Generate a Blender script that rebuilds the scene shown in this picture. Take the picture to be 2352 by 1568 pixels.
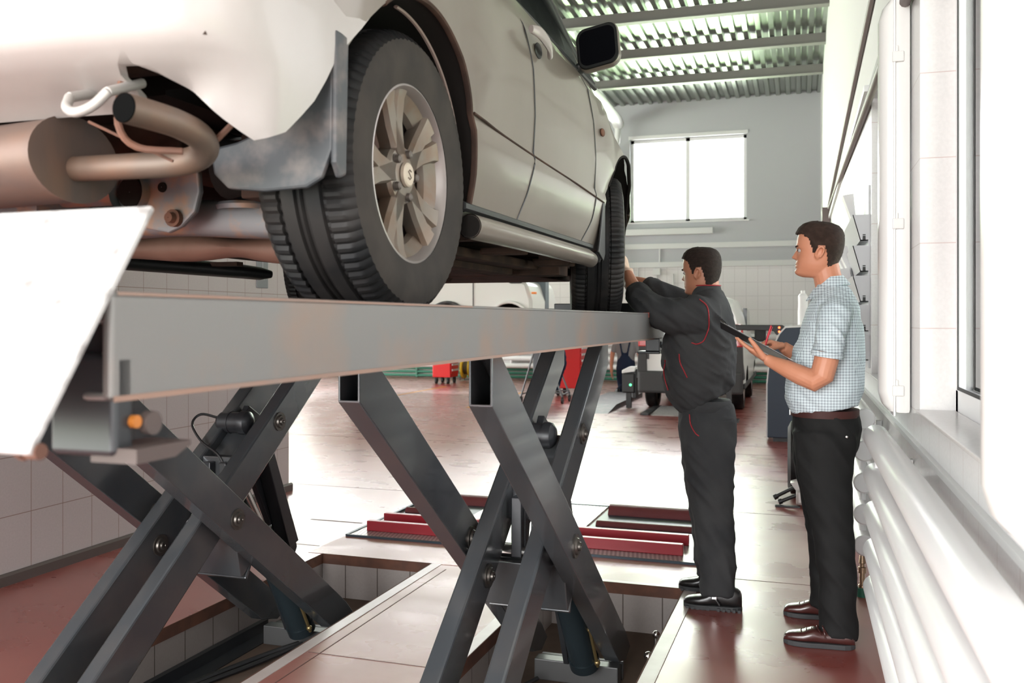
import bpy, bmesh, math, random
from mathutils import Vector, Matrix, noise
random.seed(7)
PI = math.pi
C = bpy.context.scene.collection
sc = bpy.context.scene
for o in list(bpy.data.objects): bpy.data.objects.remove(o)

# ------------------------------------------------------------------ camera, sky, light, exposure
cam = bpy.data.cameras.new('camera'); co = bpy.data.objects.new('camera', cam); C.objects.link(co); sc.camera = co
cam.sensor_width = 36; cam.lens = 36*2120/2352; cam.shift_y = -(784-735)/2352
YAW = math.atan(662/2120)
co.location = (0, 0, 1.4); co.rotation_euler = (PI/2, 0, YAW)
cam.clip_start = .05; cam.clip_end = 200
cam.dof.use_dof = True; cam.dof.focus_distance = 3.9; cam.dof.aperture_fstop = 5.0
sc.view_settings.view_transform = 'Standard'; sc.view_settings.look = 'None'
sc.view_settings.gamma = 1; sc.view_settings.use_curve_mapping = False
sc.view_settings.exposure = 0.0
sc.cycles.max_bounces = 7; sc.cycles.diffuse_bounces = 4; sc.cycles.glossy_bounces = 3
sc.cycles.transmission_bounces = 4; sc.cycles.transparent_max_bounces = 8
sc.cycles.caustics_reflective = False; sc.cycles.caustics_refractive = False
sc.cycles.sample_clamp_indirect = 6
w = bpy.data.worlds.new('world'); sc.world = w; w.use_nodes = True
nt = w.node_tree; nt.nodes.clear()
tc = nt.nodes.new('ShaderNodeTexCoord'); sep = nt.nodes.new('ShaderNodeSeparateXYZ')
rp = nt.nodes.new('ShaderNodeValToRGB'); bg = nt.nodes.new('ShaderNodeBackground'); ou = nt.nodes.new('ShaderNodeOutputWorld')
mp = nt.nodes.new('ShaderNodeMapRange'); mp.inputs[1].default_value = -1; mp.inputs[2].default_value = 1
rp.color_ramp.elements[0].position = .47; rp.color_ramp.elements[0].color = (.42, .62, .28, 1)
rp.color_ramp.elements[1].position = .52; rp.color_ramp.elements[1].color = (.95, .98, 1, 1)
nt.links.new(tc.outputs['Generated'], sep.inputs[0]); nt.links.new(sep.outputs[2], mp.inputs[0])
nt.links.new(mp.outputs[0], rp.inputs[0]); nt.links.new(rp.outputs[0], bg.inputs[0]); nt.links.new(bg.outputs[0], ou.inputs[0])
bg.inputs[1].default_value = 3.0

I4 = Matrix.Identity(4); RH = I4
LF = Matrix.Rotation(math.atan(662/2120)-math.atan(709/2120), 4, 'Z')   # the lift, its pits and the car stand a degree off the hall
def area(loc, rot, sx, sy, power, col=(1, 1, 1)):
    l = bpy.data.lights.new('daylight_and_fill', 'AREA'); l.shape = 'RECTANGLE'; l.size = sx; l.size_y = sy; l.energy = power; l.color = col
    o = bpy.data.objects.new('daylight_and_fill', l); C.objects.link(o)
    o.matrix_world = RH @ Matrix.Translation(loc) @ rot.to_matrix().to_4x4()
    return o
from mathutils import Euler
DOWNX = Euler((0, PI/2, 0)); UPX = Euler((0, -PI/2, 0)); NY = Euler((-PI/2, 0, 0)); PY = Euler((PI/2, 0, 0))
# area lamps stand in the openings: +X side windows, open gate behind, back-wall window; other back windows, side and far-left gates are added for light
area((.9, 2.85, 1.95), DOWNX, 1.8, 1.6, 22)
area((.9, 5.2, 1.95), DOWNX, 1.7, 1.7, 22)
area((.9, -.5, 1.95), DOWNX, 1.8, 2.2, 20)
area((-2.2, -5.2, 2.2), Euler((PI/2, 0, 0)), 4.4, 3.8, 950)
area((-4.5, -1.9, 2.0), UPX, 3.8, 4.6, 400)     # side gate behind the camera, added to brighten the right wall
for x in (-2.44, -5.7, -8.6, -11.5): area((x, 21.5, 4.6), NY, 2.6, 1.85, 360)  # first is the visible window, the other three are added to whiten the floor
area((-16.3, 13, 2.3), UPX, 3.6, 9, 1500)  # lamp in the added far-left opening, lights the floor
for x in (-2.44, -5.7, -8.6, -11.5): area((x, 21.7, 3.9), Euler((-PI/2-.75, 0, 0)), 2.6, .9, 240, (.55, 1, .30))   # added green lamps, angled up to tint the deck as a lawn would
area((-4.6, -1.9, .5), Euler((0, -PI/2-.8, 0)), .8, 4.6, 30, (.7, 1, .45))  # added green lamp low at the side gate, greens the ceiling
area((-16.4, 13, .5), Euler((0, -PI/2-.7, 0)), .8, 9, 200, (.7, 1, .45))  # same added green tint from the far-left opening

# ------------------------------------------------------------------ materials
def nd(n, t, **k):
    x = n.new(t)
    for a, b in k.items(): setattr(x, a, b)
    return x
DULL = ('charcoal_workwear', 'black_slacks', 'tyre_rubber', 'tyre_sidewall', 'wheel_arch_liner', 'dirty_underbody', 'navy_cloth', 'dark_brown_hair', 'brown_hair', 'pit_floor', 'grey_tee')
def mat(name, col, rough=.5, metal=0, col2=None, scale=4, amt=.5, bump=0, bscale=60, coat=0, emit=0, stretch=(1, 1, 1), spec=None, lo=.4, hi=.65, detail=4):
    m = bpy.data.materials.new(name); m.use_nodes = True; n = m.node_tree.nodes; L = m.node_tree.links; b = n['Principled BSDF']
    b.inputs['Base Color'].default_value = (*col, 1); b.inputs['Roughness'].default_value = rough; b.inputs['Metallic'].default_value = metal
    b.inputs['Coat Weight'].default_value = coat; b.inputs['Coat Roughness'].default_value = .08
    if name in DULL: spec = .18
    if spec is not None: b.inputs['Specular IOR Level'].default_value = spec
    if emit: b.inputs['Emission Color'].default_value = (*col, 1); b.inputs['Emission Strength'].default_value = emit
    if col2 or bump:
        t = nd(n, 'ShaderNodeTexCoord'); mpn = nd(n, 'ShaderNodeMapping'); mpn.inputs['Scale'].default_value = stretch
        L.new(t.outputs['Object'], mpn.inputs[0])
    if col2:
        z = nd(n, 'ShaderNodeTexNoise'); z.inputs['Scale'].default_value = scale; z.inputs['Detail'].default_value = detail
        r = nd(n, 'ShaderNodeValToRGB'); r.color_ramp.elements[0].position = lo; r.color_ramp.elements[1].position = hi
        r.color_ramp.elements[0].color = (*col, 1); r.color_ramp.elements[1].color = (*[a*(1-amt)+c*amt for a, c in zip(col, col2)], 1)
        L.new(mpn.outputs[0], z.inputs[0]); L.new(z.outputs[0], r.inputs[0]); L.new(r.outputs[0], b.inputs['Base Color'])
    if bump:
        z = nd(n, 'ShaderNodeTexNoise'); z.inputs['Scale'].default_value = bscale; z.inputs['Detail'].default_value = 3
        bp = nd(n, 'ShaderNodeBump'); bp.inputs['Strength'].default_value = bump; bp.inputs['Distance'].default_value = .01
        L.new(mpn.outputs[0], z.inputs[0]); L.new(z.outputs[0], bp.inputs['Height']); L.new(bp.outputs[0], b.inputs['Normal'])
    return m
def tiled(name, col, line, axes, size, off, thick=.004, rough=.25, zmax=None, upper=None, bump=0, lines2=None):
    """grid of tiles: axes such as 'yz', size and offset per axis; above zmax the wall is plain (upper colour)"""
    m = mat(name, col, rough); n = m.node_tree.nodes; L = m.node_tree.links; b = n['Principled BSDF']
    t = nd(n, 'ShaderNodeTexCoord'); s = nd(n, 'ShaderNodeSeparateXYZ'); L.new(t.outputs['Object'], s.inputs[0])
    outs = []
    for a, sz, of in zip(axes, size, off):
        c = s.outputs['xyz'.index(a)]
        su = nd(n, 'ShaderNodeMath', operation='SUBTRACT'); su.inputs[1].default_value = of-1000*sz; L.new(c, su.inputs[0])
        mo = nd(n, 'ShaderNodeMath', operation='MODULO'); mo.inputs[1].default_value = sz; L.new(su.outputs[0], mo.inputs[0])
        lt = nd(n, 'ShaderNodeMath', operation='LESS_THAN'); lt.inputs[1].default_value = thick; L.new(mo.outputs[0], lt.inputs[0])
        outs.append(lt.outputs[0])
    mx = nd(n, 'ShaderNodeMath', operation='MAXIMUM'); L.new(outs[0], mx.inputs[0]); L.new(outs[1], mx.inputs[1])
    z = nd(n, 'ShaderNodeTexNoise'); z.inputs['Scale'].default_value = 90; z.inputs['Detail'].default_value = 2; L.new(t.outputs['Object'], z.inputs[0])
    mn = nd(n, 'ShaderNodeMixRGB'); mn.inputs[1].default_value = (*col, 1); mn.inputs[2].default_value = (*[c*.86 for c in col], 1); L.new(z.outputs[0], mn.inputs[0])
    mi = nd(n, 'ShaderNodeMixRGB'); L.new(mx.outputs[0], mi.inputs[0]); L.new(mn.outputs[0], mi.inputs[1]); mi.inputs[2].default_value = (*line, 1)
    last = mi.outputs[0]
    if zmax is not None:
        g = nd(n, 'ShaderNodeMath', operation='GREATER_THAN'); g.inputs[1].default_value = zmax; L.new(s.outputs[2], g.inputs[0])
        m2 = nd(n, 'ShaderNodeMixRGB'); L.new(g.outputs[0], m2.inputs[0]); L.new(last, m2.inputs[1]); m2.inputs[2].default_value = (*upper, 1); last = m2.outputs[0]
        mr = nd(n, 'ShaderNodeMapRange'); mr.inputs[3].default_value = rough; mr.inputs[4].default_value = .8; L.new(g.outputs[0], mr.inputs[0]); L.new(mr.outputs[0], b.inputs['Roughness'])
    L.new(last, b.inputs['Base Color'])
    return m
M = {}
M['paint'] = mat('champagne_paint', (.165, .136, .115), .40, .25, coat=.3, col2=(.135, .109, .09), scale=3)
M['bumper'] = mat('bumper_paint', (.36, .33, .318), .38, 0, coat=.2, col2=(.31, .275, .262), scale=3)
M['black'] = mat('black_plastic', (.012, .012, .013), .45)
M['liner'] = mat('wheel_arch_liner', (.012, .010, .009), .9)
M['under'] = mat('dirty_underbody', (.035, .022, .018), .85, col2=(.10, .055, .04), scale=9)
M['rubber'] = mat('tyre_rubber', (.009, .009, .010), .5, col2=(.035, .03, .028), scale=7, amt=.6)
M['sidewall'] = mat('tyre_sidewall', (.024, .020, .018), .7, col2=(.05, .04, .034), scale=9)
M['alloy'] = mat('dirty_alloy', (.17, .142, .118), .42, .4, col2=(.16, .10, .065), scale=16, amt=.75)
M['alloyin'] = mat('alloy_inside', (.27, .24, .23), .4, .5)
M['flap'] = mat('mud_flap_plastic', (.035, .037, .042), .5, col2=(.15, .12, .11), scale=11, amt=.8, lo=.5, hi=.7)
M['glass'] = mat('dark_glass', (.02, .025, .025), .06, coat=.5)
M['exhaust'] = mat('rusty_exhaust', (.115, .08, .062), .5, .3, col2=(.19, .09, .05), scale=7)
M['muffler'] = mat('muffler_steel', (.115, .085, .075), .5, .3, col2=(.22, .12, .08), scale=3, stretch=(1, 4, 1))
M['rustarm'] = mat('rusty_control_arm', (.20, .20, .21), .6, .3, col2=(.34, .20, .13), scale=14, amt=.8, lo=.48, hi=.62)
M['hook'] = mat('tow_hook_steel', (.42, .39, .37), .4, .3)
M['lift'] = mat('lift_grey_paint', (.085, .094, .103), .26, .5, col2=(.13, .125, .122), scale=5, coat=.35)
M['lift2'] = mat('worn_runway_paint', (.19, .185, .18), .42, .3, col2=(.26, .18, .14), scale=4.5, amt=.8, lo=.5, hi=.75)
M['darklift'] = mat('dark_lift_steel', (.03, .032, .036), .35, .3)
M['chrome'] = mat('bright_steel', (.6, .58, .56), .2, 1)
M['ramp'] = mat('galvanised_ramp', (.42, .41, .405), .6, .0, col2=(.16, .145, .14), scale=34, amt=.8, lo=.54, hi=.72)
M['rust'] = mat('rust_edge', (.10, .045, .03), .8, col2=(.20, .08, .045), scale=12)
M['amber'] = mat('orange_plastic', (.42, .14, .02), .5)
M['brake'] = mat('roller_red_dark', (.13, .02, .022), .55, bump=.4, bscale=300)
M['redbar'] = mat('red_painted_bar', (.30, .012, .022), .35)
M['cream'] = mat('cream_concrete', (.60, .52, .49), .35, col2=(.42, .33, .30), scale=5)
M['pit'] = mat('pit_floor', (.12, .085, .065), .8, col2=(.07, .05, .04), scale=4)
M['white'] = mat('white_paint', (.80, .80, .80), .35)
M['pipe'] = mat('radiator_white', (.90, .90, .90), .38)
M['pvc'] = mat('pvc_frame', (.85, .85, .86), .3)
M['gasket'] = mat('gasket', (.03, .03, .03), .6)
M['base'] = mat('baseboard_brown', (.075, .055, .05), .6)
M['deck'] = mat('galvanised_deck', (.34, .37, .33), .30, .85, col2=(.24, .27, .23), scale=2, stretch=(6, .4, 1))
M['beam'] = mat('beam_grey', (.24, .235, .22), .6)
M['conduit'] = mat('conduit_grey', (.20, .16, .155), .6)
M['trimw'] = mat('trim_white', (.72, .73, .72), .5)
M['green'] = mat('green_pipe', (.03, .17, .11), .45)
M['red'] = mat('toolbox_red', (.62, .008, .010), .35)
M['drawer'] = mat('drawer_silver', (.62, .60, .60), .35, .5)
M['navy'] = mat('navy_cabinet', (.018, .032, .055), .5)
M['yellow'] = mat('yellow_reel', (.65, .42, .02), .45)
M['cartm'] = mat('cart_grey', (.14, .14, .15), .5, .4)
M['vanw'] = mat('van_white', (.80, .80, .78), .3, coat=.4)
M['vang'] = mat('van_grey_bumper', (.05, .05, .052), .6)
M['tail'] = mat('tail_light_red', (.55, .01, .012), .2, coat=.5)
M['orange'] = mat('orange_marker', (.85, .22, .03), .4)
M['led'] = mat('red_led', (1, .12, .03), .4, emit=6)
M['skin'] = mat('tanned_skin', (.60, .25, .145), .5, col2=(.66, .31, .20), scale=9)
M['skin2'] = mat('dark_tanned_skin', (.40, .17, .10), .5, col2=(.46, .21, .13), scale=9)
M['hair'] = mat('dark_brown_hair', (.018, .011, .009), .6, bump=.6, bscale=400, col2=(.04, .026, .02), scale=60)
M['hair2'] = mat('brown_hair', (.035, .021, .016), .6, bump=.6, bscale=400, col2=(.075, .045, .035), scale=40)
M['eye'] = mat('eye_white', (.42, .38, .36), .4); M['iris'] = mat('iris_brown', (.03, .015, .01), .2); M['lip'] = mat('lip_pink', (.42, .13, .10), .5)
M['cover'] = mat('charcoal_workwear', (.034, .035, .037), .8, col2=(.052, .052, .052), scale=6, bump=.25, bscale=25)
M['piping'] = mat('red_piping', (.30, .010, .018), .6)
M['slacks'] = mat('black_slacks', (.012, .012, .012), .75, bump=.2, bscale=20)
M['leather'] = mat('brown_leather', (.055, .016, .014), .28, coat=.3)
M['boot'] = mat('black_boot', (.012, .011, .011), .32, coat=.2)
M['sole'] = mat('dark_sole', (.035, .036, .038), .7)
M['glove'] = mat('work_glove', (.62, .46, .36), .85)
M['pen'] = mat('red_pen', (.62, .01, .03), .3)
M['paper'] = mat('paper', (.85, .85, .85), .7)
M['denim'] = mat('navy_cloth', (.02, .03, .06), .85)
M['greytee'] = mat('grey_tee', (.25, .24, .25), .85)
M['sign'] = mat('grey_sign', (.16, .17, .18), .5); M['signw'] = mat('sign_letter', (.30, .31, .32), .5)
M['plastic'] = mat('grey_pocket', (.60, .61, .63), .3)
M['lampcover'] = mat('lamp_cover', (.74, .73, .71), .25)
M['yline'] = mat('yellow_line', (.70, .35, .06), .5)
TH = .25
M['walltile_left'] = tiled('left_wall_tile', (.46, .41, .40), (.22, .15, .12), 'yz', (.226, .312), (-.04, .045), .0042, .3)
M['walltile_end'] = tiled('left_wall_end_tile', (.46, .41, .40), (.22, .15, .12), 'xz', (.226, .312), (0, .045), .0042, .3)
M['walltile_right'] = tiled('right_wall_tile', (.88, .88, .88), (.66, .61, .60), 'yz', (.226, .312), (.03, .12), .004, .22, 2.9, (.74, .74, .72))
M['walltile_back'] = tiled('back_wall_tile', (.78, .76, .75), (.60, .58, .57), 'xz', (.25, .305), (.1, .1), .012, .3, 2.62, (.52, .53, .55))
M['reveal'] = tiled('reveal_tile', (.80, .78, .77), (.62, .52, .50), 'xz', (.4, .312), (.7, .12), .004, .25)
M['pittile'] = tiled('pit_tile', (.36, .32, .30), (.08, .06, .05), 'xz', (.21, .5), (.05, -.9), .006, .4)
M['pittile2'] = tiled('pit_tile_side', (.33, .29, .27), (.08, .06, .05), 'yz', (.21, .5), (.05, -.9), .006, .4)
# the red floor: glossy epoxy with scuffs
def floor_mat(name, c1, c2, c3, r0, r1, joints=True):
    m = mat(name, c1, .2); n = m.node_tree.nodes; L = m.node_tree.links; b = n['Principled BSDF']
    t = nd(n, 'ShaderNodeTexCoord')
    def ns(sc_, st, det=4):
        mp_ = nd(n, 'ShaderNodeMapping'); mp_.inputs['Scale'].default_value = st; L.new(t.outputs['Object'], mp_.inputs[0])
        z = nd(n, 'ShaderNodeTexNoise'); z.inputs['Scale'].default_value = sc_; z.inputs['Detail'].default_value = det; L.new(mp_.outputs[0], z.inputs[0]); return z.outputs[0]
    a = ns(1.3, (1, 1, 1)); s_ = ns(2.6, (1, 1.4, 1), 5)
    r = nd(n, 'ShaderNodeValToRGB'); r.color_ramp.elements[0].position = .35; r.color_ramp.elements[1].position = .62
    r.color_ramp.elements[0].color = (*c1, 1); r.color_ramp.elements[1].color = (*c2, 1); L.new(a, r.inputs[0])
    r2 = nd(n, 'ShaderNodeValToRGB'); r2.color_ramp.elements[0].position = .42; r2.color_ramp.elements[1].position = .9
    r2.color_ramp.elements[0].color = (0, 0, 0, 1); r2.color_ramp.elements[1].color = (.45, .45, .45, 1); L.new(s_, r2.inputs[0])
    mi = nd(n, 'ShaderNodeMixRGB'); L.new(r2.outputs[0], mi.inputs[0]); L.new(r.outputs[0], mi.inputs[1]); mi.inputs[2].default_value = (*c3, 1)
    L.new(mi.outputs[0], b.inputs['Base Color'])
    mr = nd(n, 'ShaderNodeMapRange'); mr.inputs[3].default_value = r0; mr.inputs[4].default_value = r1; L.new(s_, mr.inputs[0]); L.new(mr.outputs[0], b.inputs['Roughness'])
    mr2 = nd(n, 'ShaderNodeMapRange'); mr2.inputs[1].default_value = .2; mr2.inputs[2].default_value = .8; mr2.inputs[3].default_value = .20; mr2.inputs[4].default_value = .40; L.new(s_, mr2.inputs[0]); L.new(mr2.outputs[0], b.inputs['Coat Roughness'])
    b.inputs['Specular IOR Level'].default_value = .5; b.inputs['Coat Weight'].default_value = .9; b.inputs['Coat Roughness'].default_value = .32; b.inputs['Coat IOR'].default_value = 1.65
    return m
M['floor'] = floor_mat('red_epoxy_floor', (.23, .040, .028), (.30, .060, .045), (.42, .20, .17), .34, .5)
M['walk'] = WK = floor_mat('pale_epoxy_walkway', (.26, .055, .042), (.36, .13, .10), (.48, .30, .26), .36, .52)  # paler colours than the floor imitate its whitish reflections
WK.node_tree.nodes['Principled BSDF'].inputs['Coat Weight'].default_value = .3
# checked shirt, tread plate
def shirt_mat():
    m = mat('checked_shirt', (.36, .43, .47), .8); n = m.node_tree.nodes; L = m.node_tree.links; b = n['Principled BSDF']
    t = nd(n, 'ShaderNodeTexCoord'); s = nd(n, 'ShaderNodeSeparateXYZ'); L.new(t.outputs['Object'], s.inputs[0])
    g = nd(n, 'ShaderNodeNewGeometry'); sn = nd(n, 'ShaderNodeSeparateXYZ'); L.new(g.outputs['Normal'], sn.inputs[0])
    def ab(o): a = nd(n, 'ShaderNodeMath', operation='ABSOLUTE'); L.new(o, a.inputs[0]); return a.outputs[0]
    def pick(f, a, c): x = nd(n, 'ShaderNodeMixRGB'); L.new(f, x.inputs[0]); L.new(a, x.inputs[1]); L.new(c, x.inputs[2]); return x.outputs[0]
    gt = nd(n, 'ShaderNodeMath', operation='GREATER_THAN'); L.new(ab(sn.outputs[0]), gt.inputs[0]); gt.inputs[1].default_value = .80
    gz = nd(n, 'ShaderNodeMath', operation='GREATER_THAN'); L.new(ab(sn.outputs[2]), gz.inputs[0]); gz.inputs[1].default_value = .78
    c1 = pick(gt.outputs[0], s.outputs[0], s.outputs[1]); c2 = pick(gz.outputs[0], s.outputs[2], s.outputs[1])
    ms = []
    for c in (c1, c2):
        su = nd(n, 'ShaderNodeMath', operation='ADD'); su.inputs[1].default_value = 100; L.new(c, su.inputs[0])
        mo = nd(n, 'ShaderNodeMath', operation='MODULO'); mo.inputs[1].default_value = .0125; L.new(su.outputs[0], mo.inputs[0])
        lt = nd(n, 'ShaderNodeMath', operation='LESS_THAN'); lt.inputs[1].default_value = .0027; L.new(mo.outputs[0], lt.inputs[0]); ms.append(lt.outputs[0])
    mx = nd(n, 'ShaderNodeMath', operation='ADD'); L.new(ms[0], mx.inputs[0]); L.new(ms[1], mx.inputs[1])
    mm = nd(n, 'ShaderNodeMath', operation='MULTIPLY'); mm.inputs[1].default_value = .5; L.new(mx.outputs[0], mm.inputs[0])
    mi = nd(n, 'ShaderNodeMixRGB'); L.new(mm.outputs[0], mi.inputs[0]); mi.inputs[1].default_value = (.64, .73, .77, 1); mi.inputs[2].default_value = (.07, .10, .14, 1)
    L.new(mi.outputs[0], b.inputs['Base Color'])
    return m
M['shirt'] = shirt_mat()
def plate_mat():
    m = mat('tread_plate', (.42, .40, .38), .35, .6); n = m.node_tree.nodes; L = m.node_tree.links; b = n['Principled BSDF']
    t = nd(n, 'ShaderNodeTexCoord'); ck = nd(n, 'ShaderNodeTexChecker'); ck.inputs['Scale'].default_value = 55
    mp_ = nd(n, 'ShaderNodeMapping'); mp_.inputs['Rotation'].default_value = (0, 0, .6); L.new(t.outputs['Object'], mp_.inputs[0]); L.new(mp_.outputs[0], ck.inputs[0])
    ck.inputs[1].default_value = (.55, .53, .51, 1); ck.inputs[2].default_value = (.20, .18, .17, 1); L.new(ck.outputs[0], b.inputs['Base Color'])
    bp = nd(n, 'ShaderNodeBump'); bp.inputs['Strength'].default_value = .6; bp.inputs['Distance'].default_value = .004; L.new(ck.outputs[1], bp.inputs['Height']); L.new(bp.outputs[0], b.inputs['Normal'])
    return m
M['plate'] = plate_mat()
def glass_mat():
    m = bpy.data.materials.new('window_glass'); m.use_nodes = True; n = m.node_tree.nodes; L = m.node_tree.links; n.clear()
    o = n.new('ShaderNodeOutputMaterial'); tr = n.new('ShaderNodeBsdfTransparent'); gl = n.new('ShaderNodeBsdfGlossy'); gl.inputs['Roughness'].default_value = .02
    fr = n.new('ShaderNodeFresnel'); fr.inputs[0].default_value = 1.3; mx = n.new('ShaderNodeMixShader')
    L.new(fr.outputs[0], mx.inputs[0]); L.new(tr.outputs[0], mx.inputs[1]); L.new(gl.outputs[0], mx.inputs[2]); L.new(mx.outputs[0], o.inputs[0]); return m
M['pane'] = glass_mat()

# ------------------------------------------------------------------ mesh helpers
def bm_(): return bmesh.new()
def box(bm, x0, x1, y0, y1, z0, z1, mx=None, bev=0):
    r = bmesh.ops.create_cube(bm, size=1); v = r['verts']
    S = Matrix.Translation(((x0+x1)/2, (y0+y1)/2, (z0+z1)/2)) @ Matrix.Diagonal((abs(x1-x0), abs(y1-y0), abs(z1-z0), 1))
    if mx: S = mx @ S
    bmesh.ops.transform(bm, matrix=S, verts=v)
    if bev:
        es = list({e for q in v for e in q.link_edges}); bmesh.ops.bevel(bm, geom=es, offset=bev, segments=2, affect='EDGES', profile=.6)
    return bm
def prism(bm, poly, axis, a0, a1):
    """extrude a polygon of 2D points along an axis; axis x: (y,z), y: (x,z), z: (x,y)"""
    def P(p, a): return {'x': (a, p[0], p[1]), 'y': (p[0], a, p[1]), 'z': (p[0], p[1], a)}[axis]
    v0 = [bm.verts.new(P(p, a0)) for p in poly]; v1 = [bm.verts.new(P(p, a1)) for p in poly]; n = len(poly)
    fs = [bm.faces.new(v0), bm.faces.new(v1[::-1])]
    for i in range(n): fs.append(bm.faces.new((v0[i], v1[i], v1[(i+1) % n], v0[(i+1) % n])))
    bmesh.ops.recalc_face_normals(bm, faces=fs)
    return bm
def loft(bm, pts, rads, n=16, ref=(0, 1, 0), caps=True, sq=1.0, ph=0):
    """tube through pts; rads: r or (r across ref side, r other); elliptical or squarish rings"""
    pts = [Vector(p) for p in pts]; rings = []
    for i, p in enumerate(pts):
        d = (pts[min(i+1, len(pts)-1)]-pts[max(i-1, 0)]).normalized()
        r0 = Vector(ref); a = (r0-d*r0.dot(d))
        if a.length < 1e-4: a = Vector((1, 0, 0))-d*d.x
        a.normalize(); b = d.cross(a)
        ra, rb = rads[i] if isinstance(rads[i], (tuple, list)) else (rads[i], rads[i])
        ring = []
        for k in range(n):
            t = 2*PI*k/n+ph; c, s = math.cos(t), math.sin(t)
            if sq != 1: c = math.copysign(abs(c)**sq, c); s = math.copysign(abs(s)**sq, s)
            ring.append(bm.verts.new(p+a*ra*c+b*rb*s))
        rings.append(ring)
    fs = []
    for i in range(len(rings)-1):
        for k in range(n): fs.append(bm.faces.new((rings[i][k], rings[i][(k+1) % n], rings[i+1][(k+1) % n], rings[i+1][k])))
    if caps: fs.append(bm.faces.new(rings[0][::-1])); fs.append(bm.faces.new(rings[-1]))
    bmesh.ops.recalc_face_normals(bm, faces=fs)
    return rings
def smoothpath(pts, k=6):
    P = [Vector(p) for p in pts]; P = [P[0]*2-P[1]]+P+[P[-1]*2-P[-2]]; out = []
    for i in range(1, len(P)-2):
        for j in range(k):
            t = j/k; a, b, c, d = P[i-1], P[i], P[i+1], P[i+2]
            out.append(.5*((2*b)+(c-a)*t+(2*a-5*b+4*c-d)*t*t+(3*b-a-3*c+d)*t**3))
    out.append(P[-2]); return out
def tube(bm, pts, r, n=10, k=0, ref=(0, .3, 1)):
    if k: pts = smoothpath(pts, k)
    loft(bm, pts, [r]*len(pts), n, ref)
def cyl(bm, p0, p1, r, n=24, r1=None): loft(bm, [p0, p1], [r, r1 if r1 is not None else r], n, (.31, .2, .93))
def sph(bm, c, r, sx=1, sy=1, sz=1, mx=None, n=12):
    q = bmesh.ops.create_uvsphere(bm, u_segments=n*2, v_segments=n, radius=r)
    S = Matrix.Translation(c) @ (mx or I4) @ Matrix.Diagonal((sx, sy, sz, 1)); bmesh.ops.transform(bm, matrix=S, verts=q['verts'])
def lathe(bm, prof, c, axis='x', n=48):
    """prof: (along, radius) pairs turned round the axis through c"""
    rings = []
    for a, r in prof:
        ring = []
        for k in range(n):
            t = 2*PI*k/n; p = (a, r*math.cos(t), r*math.sin(t)) if axis == 'x' else ((r*math.cos(t), r*math.sin(t), a) if axis == 'z' else (r*math.cos(t), a, r*math.sin(t)))
            ring.append(bm.verts.new(Vector(c)+Vector(p)))
        rings.append(ring)
    fs = []
    for i in range(len(rings)-1):
        for k in range(n): fs.append(bm.faces.new((rings[i][k], rings[i][(k+1) % n], rings[i+1][(k+1) % n], rings[i+1][k])))
    bmesh.ops.recalc_face_normals(bm, faces=fs)
    return rings
FR = I4
def obj(name, bm, m, parent=None, smooth=False, bev=0, solid=0, keep=None):
    me = bpy.data.meshes.new(name)
    if isinstance(bm, bpy.types.Mesh): me = bm
    else: bm.to_mesh(me); bm.free()
    if m is not None: me.materials.append(M[m] if isinstance(m, str) else m)
    o = bpy.data.objects.new(name, me); C.objects.link(o)
    if smooth:
        for p in me.polygons: p.use_smooth = True
        try: me.set_sharp_from_angle(angle=smooth if smooth is not True else .7)
        except Exception: pass
    if solid:
        s = o.modifiers.new('s', 'SOLIDIFY'); s.thickness = solid; s.offset = 0
    if bev:
        b = o.modifiers.new('b', 'BEVEL'); b.width = bev; b.segments = 2; b.limit_method = 'ANGLE'; b.angle_limit = .6
    if parent is None: o.matrix_basis = FR
    else:
        f = FRof(parent); o.parent = parent
        o.matrix_parent_inverse = (parent.matrix_basis if parent.parent is None else f).inverted(); o.matrix_basis = f
    return o
def FRof(p):
    r = p
    while r.parent: r = r.parent
    return FRAMES.get(r.name, I4)
FRAMES = {}
def tag(o, label=None, cat=None, group=None, kind=None):
    if label: o['label'] = label
    if cat: o['category'] = cat
    if group: o['group'] = group
    if kind: o['kind'] = kind
    return o
def thing(name, label, cat, loc=(0, 0, 0), group=None):
    o = bpy.data.objects.new(name, None); C.objects.link(o); o.empty_display_size = .1
    o.matrix_basis = FR @ Matrix.Translation(loc); FRAMES[o.name] = FR.copy()
    return tag(o, label, cat, group)
def one(name, bm, m, label, cat, group=None, **k):
    o = obj(name, bm, m, None, **k); FRAMES[o.name] = FR.copy(); return tag(o, label, cat, group)
def struct(name, bm, m, parent=None, **k):
    o = obj(name, bm, m, parent, **k)
    if parent is None: o['kind'] = 'structure'; FRAMES[o.name] = FR.copy()
    return o
def baked(o):
    dg = bpy.context.evaluated_depsgraph_get(); dg.update(); e = o.evaluated_get(dg); me = bpy.data.meshes.new_from_object(e, depsgraph=dg)
    o.modifiers.clear(); o.data = me; return o
def remesh(bm, vox, smooth=6, fac=.5):
    """melt overlapping lofts into one continuous skin"""
    me = bpy.data.meshes.new('t'); bm.to_mesh(me); bm.free(); o = bpy.data.objects.new('t', me); C.objects.link(o)
    r = o.modifiers.new('r', 'REMESH'); r.mode = 'VOXEL'; r.voxel_size = vox
    s = o.modifiers.new('s', 'SMOOTH'); s.iterations = smooth; s.factor = fac
    baked(o); b = bmesh.new(); b.from_mesh(o.data); bpy.data.objects.remove(o); return b
def boolean(o, cutter, op='DIFFERENCE'):
    b = o.modifiers.new('b', 'BOOLEAN'); b.object = cutter; b.operation = op; b.solver = 'EXACT'
    try: b.material_mode = 'TRANSFER'
    except Exception: pass
    baked(o); bpy.data.objects.remove(cutter); return o
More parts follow.
